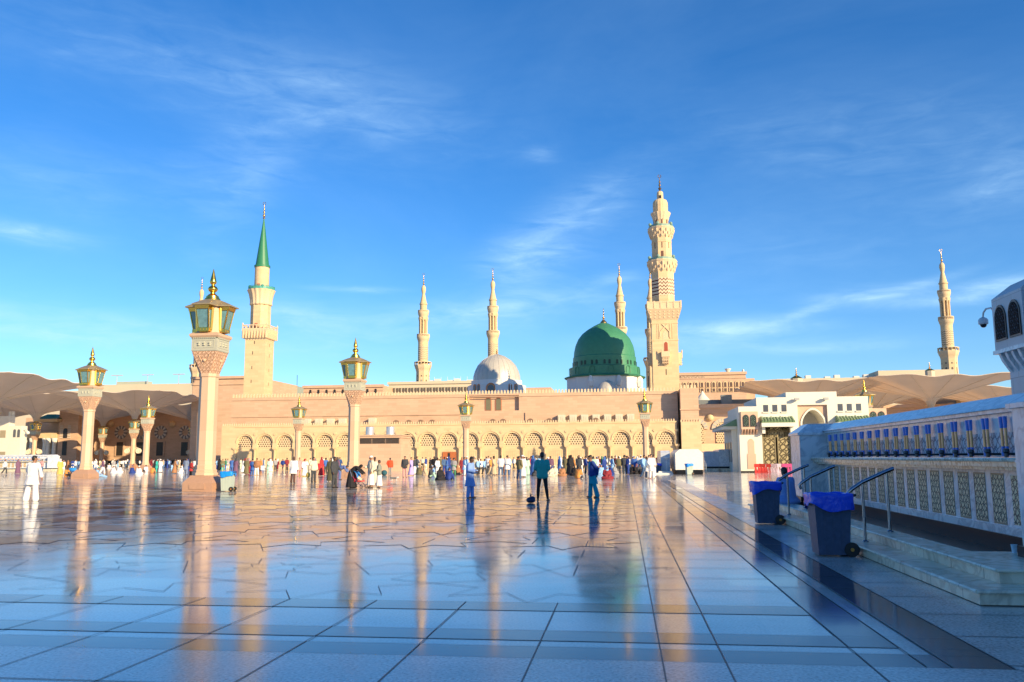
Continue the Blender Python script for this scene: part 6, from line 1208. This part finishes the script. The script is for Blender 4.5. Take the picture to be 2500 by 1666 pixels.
fillz(196,480,64,1138,1148); fillz(524,700,18,1142,1150); fillz(700,830,8,1143,1152); fillz(985,1250,22,1143,1151); fillz(1250,1560,28,1143,1152); fillz(1560,1625,4,1143,1150); fillz(112,205,7,1144,1152)
POSEW={'robe':'standing','robe_walk':'walking','ghutra':'standing','shirt':'standing','shirt_walk':'walking','shirt_stand':'standing','kurta':'standing','abaya':'standing','seated':'seated on the floor','seated_shirt':'seated on the floor','seated_abaya':'seated on the floor'}
def wear(k,a,b):
    if k in('robe','seated'): return a+' robe, '+b+' cap'
    if k=='robe_walk': return a+' robe'
    if k=='ghutra': return a+' robe, '+b+' headcloth'
    if k=='kurta': return a+' tunic, '+b+' trousers'
    if k in('abaya','seated_abaya') and a==b: return a+' cloak and headscarf'
    if k in('abaya','seated_abaya'): return a+' cloak, '+b+' headscarf'
    return a+' shirt, '+b+' trousers'
marks=[(-50,'left of the left lamp'),(205,'between left and nearest lamps'),(502,'between nearest lamp and pushchair'),(868,'left of periwinkle-blue man'),(1148,'between periwinkle and teal men'),(1325,'between teal and navy men'),(1446,'right of navy-jacketed youth')]
for r_ in crowd: pass
seen={}
rec=[]
for (px_,py_,k,a,b,rz,h) in crowd:
    if b is None: b='white'
    z=max(i for i,mk_ in enumerate(marks) if px_>=mk_[0]); lab='person '+POSEW[k].replace(' on the floor','')+' in '+wear(k,a,b)+' '+marks[z][1]
    seen.setdefault(lab,[]).append(px_); rec.append((px_,py_,k,a,b,rz,h,z,lab))
for kx in seen: seen[kx].sort()
ORD=['leftmost','second from left','third from left','fourth from left','fifth from left','sixth from left','seventh from left','eighth from left']
for (px_,py_,k,a,b,rz,h,z,key) in rec:
    X,Y=GR(px_,py_); lst=PR[k]; 
    lab=key
    if len(seen[key])>1:
        i=seen[key].index(px_); o_=ORD[min(i,7)] if i<len(seen[key])-1 else 'rightmost'; lab=o_+' '+lab
    w_=lab.split()
    if len(w_)>16: lab=lab.replace('person ','').replace(' in ',', ',1)
    if len(lab.split())>16: lab=lab.replace(' and headscarf','').replace('standing, ','')
    t=thing('person',lab,'person',(X,Y,0),rz if rz is not None else ra.uniform(-PI,PI),'people crowding the plaza'); hh=(h or ra.uniform(1.60,1.80))/1.72; t.scale=(hh*ra.uniform(1.0,1.12),hh*ra.uniform(1.0,1.12),hh)
    sk=ra.choice([SKIN[0],SKIN[0],SKIN[1],SKIN[2]])
    for nm,me,slot in lst:
        o=bpy.data.objects.new(nm,me); COL.objects.link(o); o.parent=t
        if slot=='h': continue
        o.material_slots[0].link='OBJECT'; o.material_slots[0].material={'skin':sk,'a':COLS[a],'b':COLS[b]}[slot]
# ---------------------------------------------------------------- small things on the floor
def blob_thing(name,label,cat,loc,balls,m,pname,extra=None):
    t=thing(name,label,cat,loc); mb=MB()
    for c,r in balls: mb.ball(c,r,12,8)
    put(pname,fused(mb,pname,.015,m),t)
    return t
t=blob_thing('tied_bag','dark navy tied plastic bag lying left of the teal-shirted man','bag',at(1296,1229),[((0,0,.11),(.17,.13,.11)),((.05,.02,.15),(.12,.1,.1))],mat('navy_plastic_bag',(.012,.02,.07),.3,bump=.4,bscale=14),'bag_body'); m=MB(); m.tube([(0,0,.2),(-.01,0,.27),(-.03,0,.36)],.035,6,.01); m.tube([(0,0,.26),(.04,0,.33)],.02,6,.008); part('knot',m,mat('navy_plastic_bag',(.012,.02,.07),.3),t,50)
t=blob_thing('rucksack','dark teal rucksack lying on the floor behind the boy in grey','bag',at(938,1161),[((0,0,.25),(.30,.22,.27)),((.05,-.12,.16),(.2,.14,.14))],cloth('dark_teal',(.02,.10,.13)),'pack_body'); m=MB(); m.tube([(-.1,-.2,.45),(-.14,-.26,.3),(-.1,-.2,.1)],.02,6); part('strap',m,BLACKC,t)
t=blob_thing('travel_bag','dark bag lying against the left lamp pedestal beside the orange-clad sitter','bag',at(178,1165),[((0,0,.2),(.5,.25,.22)),((.3,0,.3),(.2,.18,.16))],cloth('dark_charcoal',(.02,.025,.03)),'bag_body'); m=MB(); m.tube([(-.2,0,.38),(-.1,0,.52),(.1,0,.52),(.2,0,.40)],.02,6); part('strap',m,BLACKC,t)
t=blob_thing('travel_bag','sky blue bundle on the floor among the people left of the left lamp pillar','bag',at(178,1152),[((0,0,.3),(.55,.3,.3)),((-.3,0,.35),(.3,.25,.25))],COLS['sky blue'],'bag_body'); m=MB(); m.tube([(-.2,-.2,.5),(0,-.25,.62),(.2,-.2,.5)],.02,6); part('strap',m,BLACKC,t)
t=blob_thing('shopping_bag','yellow shopping bag standing beside the red-checked headcloth man','bag',at(752,1166),[((0,0,.22),(.2,.15,.24))],COLS['yellow'],'bag_body'); m=MB(); m.tube([(-.08,0,.42),(0,0,.58),(.08,0,.42)],.012,6); part('strap',m,COLS['yellow'],t)
cat=thing('cat','grey and white cat walking right across the floor before the red-shirted man','cat',at(962,1176),PI/2); mb=MB()
for a_,ra_,b_x,rb_ in (((0,.16,.20),.065,(0,-.12,.205),.06),((0,-.12,.205),.06,(0,-.20,.25),.04),((0,-.20,.25),.042,(0,-.26,.255),.036),((0,-.26,.25),.03,(0,-.295,.235),.018),((0,.2,.22),.025,(0,.30,.30),.018),((0,.30,.30),.018,(0,.38,.28),.012)): mb.cap(a_,ra_,b_x,rb_,8)
for s in (-1,1):
    mb.cap((s*.04,-.13,.18),.03,(s*.04,-.15+.03*s,.10),.02,8); mb.cap((s*.04,-.15+.03*s,.10),.018,(s*.04,-.14+.04*s,.015),.016,8); mb.cap((s*.045,.15,.18),.045,(s*.045,.11,.11),.026,8); mb.cap((s*.045,.11,.11),.024,(s*.045,.17-.03*s,.07),.016,8); mb.cap((s*.045,.17-.03*s,.07),.016,(s*.045,.15-.03*s,.015),.016,8); mb.cap((s*.022,-.25,.28),.014,(s*.026,-.25,.305),.006,6)
CM=mat('grey_cat_fur',(.16,.16,.16),.8,var=.2); CW=mat('white_cat_fur',(.62,.60,.56),.8); bm_=fused(mb,'body',.011,[CM,CW],1); 
for pl in bm_.polygons:
    c=pl.center
    if c.y<-.17 or c.z<.13: pl.material_index=1
put('body',bm_,cat); cat.scale=(1.15,)*3
# pushchair
pc=thing('pushchair','red and grey pushchair with a child aboard, below the bending woman in black','pushchair',at(874,1192),PI/2-.2)
m=MB(); 
for s in (-1,1): m.tube([(s*.24,-.35,.1),(s*.24,.25,.62),(s*.24,.38,.98)],.016,6); m.tube([(s*.24,.3,.1),(s*.24,-.2,.50)],.016,6)
m.tube([(-.24,.38,.98),(.24,.38,.98)],.02,6); m.tube([(-.24,.3,.1),(.24,.3,.1)],.014,6); m.tube([(-.24,-.35,.1),(.24,-.35,.1)],.014,6); part('frame',m,STEEL,pc)
m=MB(); m.loops([[(x,y,z) for x,y,z in ((-.2,-.3,.36),(.2,-.3,.36),(.2,.12,.34),(-.2,.12,.34))],[(x,y,z) for x,y,z in ((-.2,-.3,.42),(.2,-.3,.42),(.2,.10,.40),(-.2,.10,.40))]]); m.loops([[(-.2,.10,.36),(.2,.10,.36),(.2,.30,.86),(-.2,.30,.86)],[(-.2,.14,.34),(.2,.14,.34),(.2,.35,.84),(-.2,.35,.84)]]); part('seat',m,REDC,pc)
m=MB(); L=[]
for k in range(7): a=PI*.05+k*PI*.5/6; L.append([(x*.23,.30-.34*sin(a)*1.,.62+.34*cos(a)) for x in (-1,-.9,.9,1)])
for k in range(6):
    m.add([V(L[k][0]),V(L[k][3]),V(L[k+1][3]),V(L[k+1][0])],[(0,1,2,3)])
part('canopy',m,mat('cloth_blue_canopy',(.02,.20,.60),.7),pc)
for s in (-1,1):
    for yy in (-.35,.3):
        m=MB(); m.tube([(s*.27,yy+.085*cos(2*PI*i/14),.1+.085*sin(2*PI*i/14)) for i in range(15)],.016,6); m.tube([(s*.25,yy,.1),(s*.29,yy,.1)],.02,6); part('wheel',m,RUBBER,pc,40)
X,Y=GR(874,1192)
q=seated('hug'); ch=hero('small child in cream clothes reclining in the red pushchair',(X+.02,Y,.30),PI/2-.2,q,SKIN[1],[('hair',HAIR,{}),('shirt',CREAMK,dict(hem=.1,fat=.03)),('trousers',CREAMK,dict(fat=.03))],.80,voxel=.03,fingers=False,shoe='bare')
# wheelchair, queue barrier
wc=thing('wheelchair','empty pale wheelchair among the crowd, right of the striped-shirt person','wheelchair',at(642,1159),.6)
m=MB(); m.box(-.22,.22,-.2,.22,.46,.50); m.box(-.22,.22,.20,.24,.5,.92); part('seat',m,cloth('pale_canvas',(.6,.6,.58)),wc)
m=MB()
for s in (-1,1): m.tube([(s*.24,-.45,.1),(s*.24,-.22,.46),(s*.24,.24,.46),(s*.24,.26,.95),(s*.24,.36,.95)],.015,6); m.tube([(s*.24,-.2,.70),(s*.24,.22,.70)],.02,6)
part('frame',m,STEEL,wc)
for s in (-1,1): m=MB(); m.tube([(s*.29,.15+.3*cos(2*PI*i/20),.31+.3*sin(2*PI*i/20)) for i in range(21)],.018,6); [m.tube([(s*.29,.15,.31),(s*.29,.15+.3*cos(a),.31+.3*sin(a))],.006,4) for a in (0,1.05,2.1,3.14,4.19,5.24)]; part('wheel',m,RUBBER,wc)
for i,px_ in enumerate((680,694,708)):
    o=thing('queue_post',['left post of the red and white tape barrier among the crowd','middle post of the red and white tape barrier','right post of the tape barrier, behind the white-shirted walker'][i],'post',at(px_,1160),0,'queue posts'); m=MB(); m.lathe([(.16,0),(.15,.04),(.03,.06),(.03,.95),(.05,.98),(.001,1.0)],10); part('post',m,mat('cream_post',(.66,.56,.40),.5),o,40)
    if i<2: 
        a=V(at(px_,1160)); b=V(at((680,694,708)[i+1],1160)); d=b-a; m=MB(); m.loops([[(0,0,.86),(0,.012,.86),(0,.012,.93),(0,0,.93)],[(d.x,d.y,.86),(d.x,d.y+.012,.86),(d.x,d.y+.012,.93),(d.x,d.y,.93)]]); part('tape',m,mat('red_white_tape',(.62,.22,.20),.5),o)
for px_,py_,lab in ((1503,1170,'pair of dark slippers left on the floor right of the red-patterned sitter'),(1259,1166,'pair of dark slippers left on the floor beside the olive-jacketed man')):
    t=thing('slippers',lab,'slippers',at(px_,py_)); 
    for s in (-1,1):
        m=MB(); m.slab([(s*.09+.05*cos(a),.13*sin(a)) for a in [2*PI*i/14 for i in range(14)]],0.006,.03); m.tube([(s*.09-.045,-.04,.03),(s*.09,-.05,.075),(s*.09+.045,-.04,.03)],.012,5); part('slipper',m,BLACKC,t)
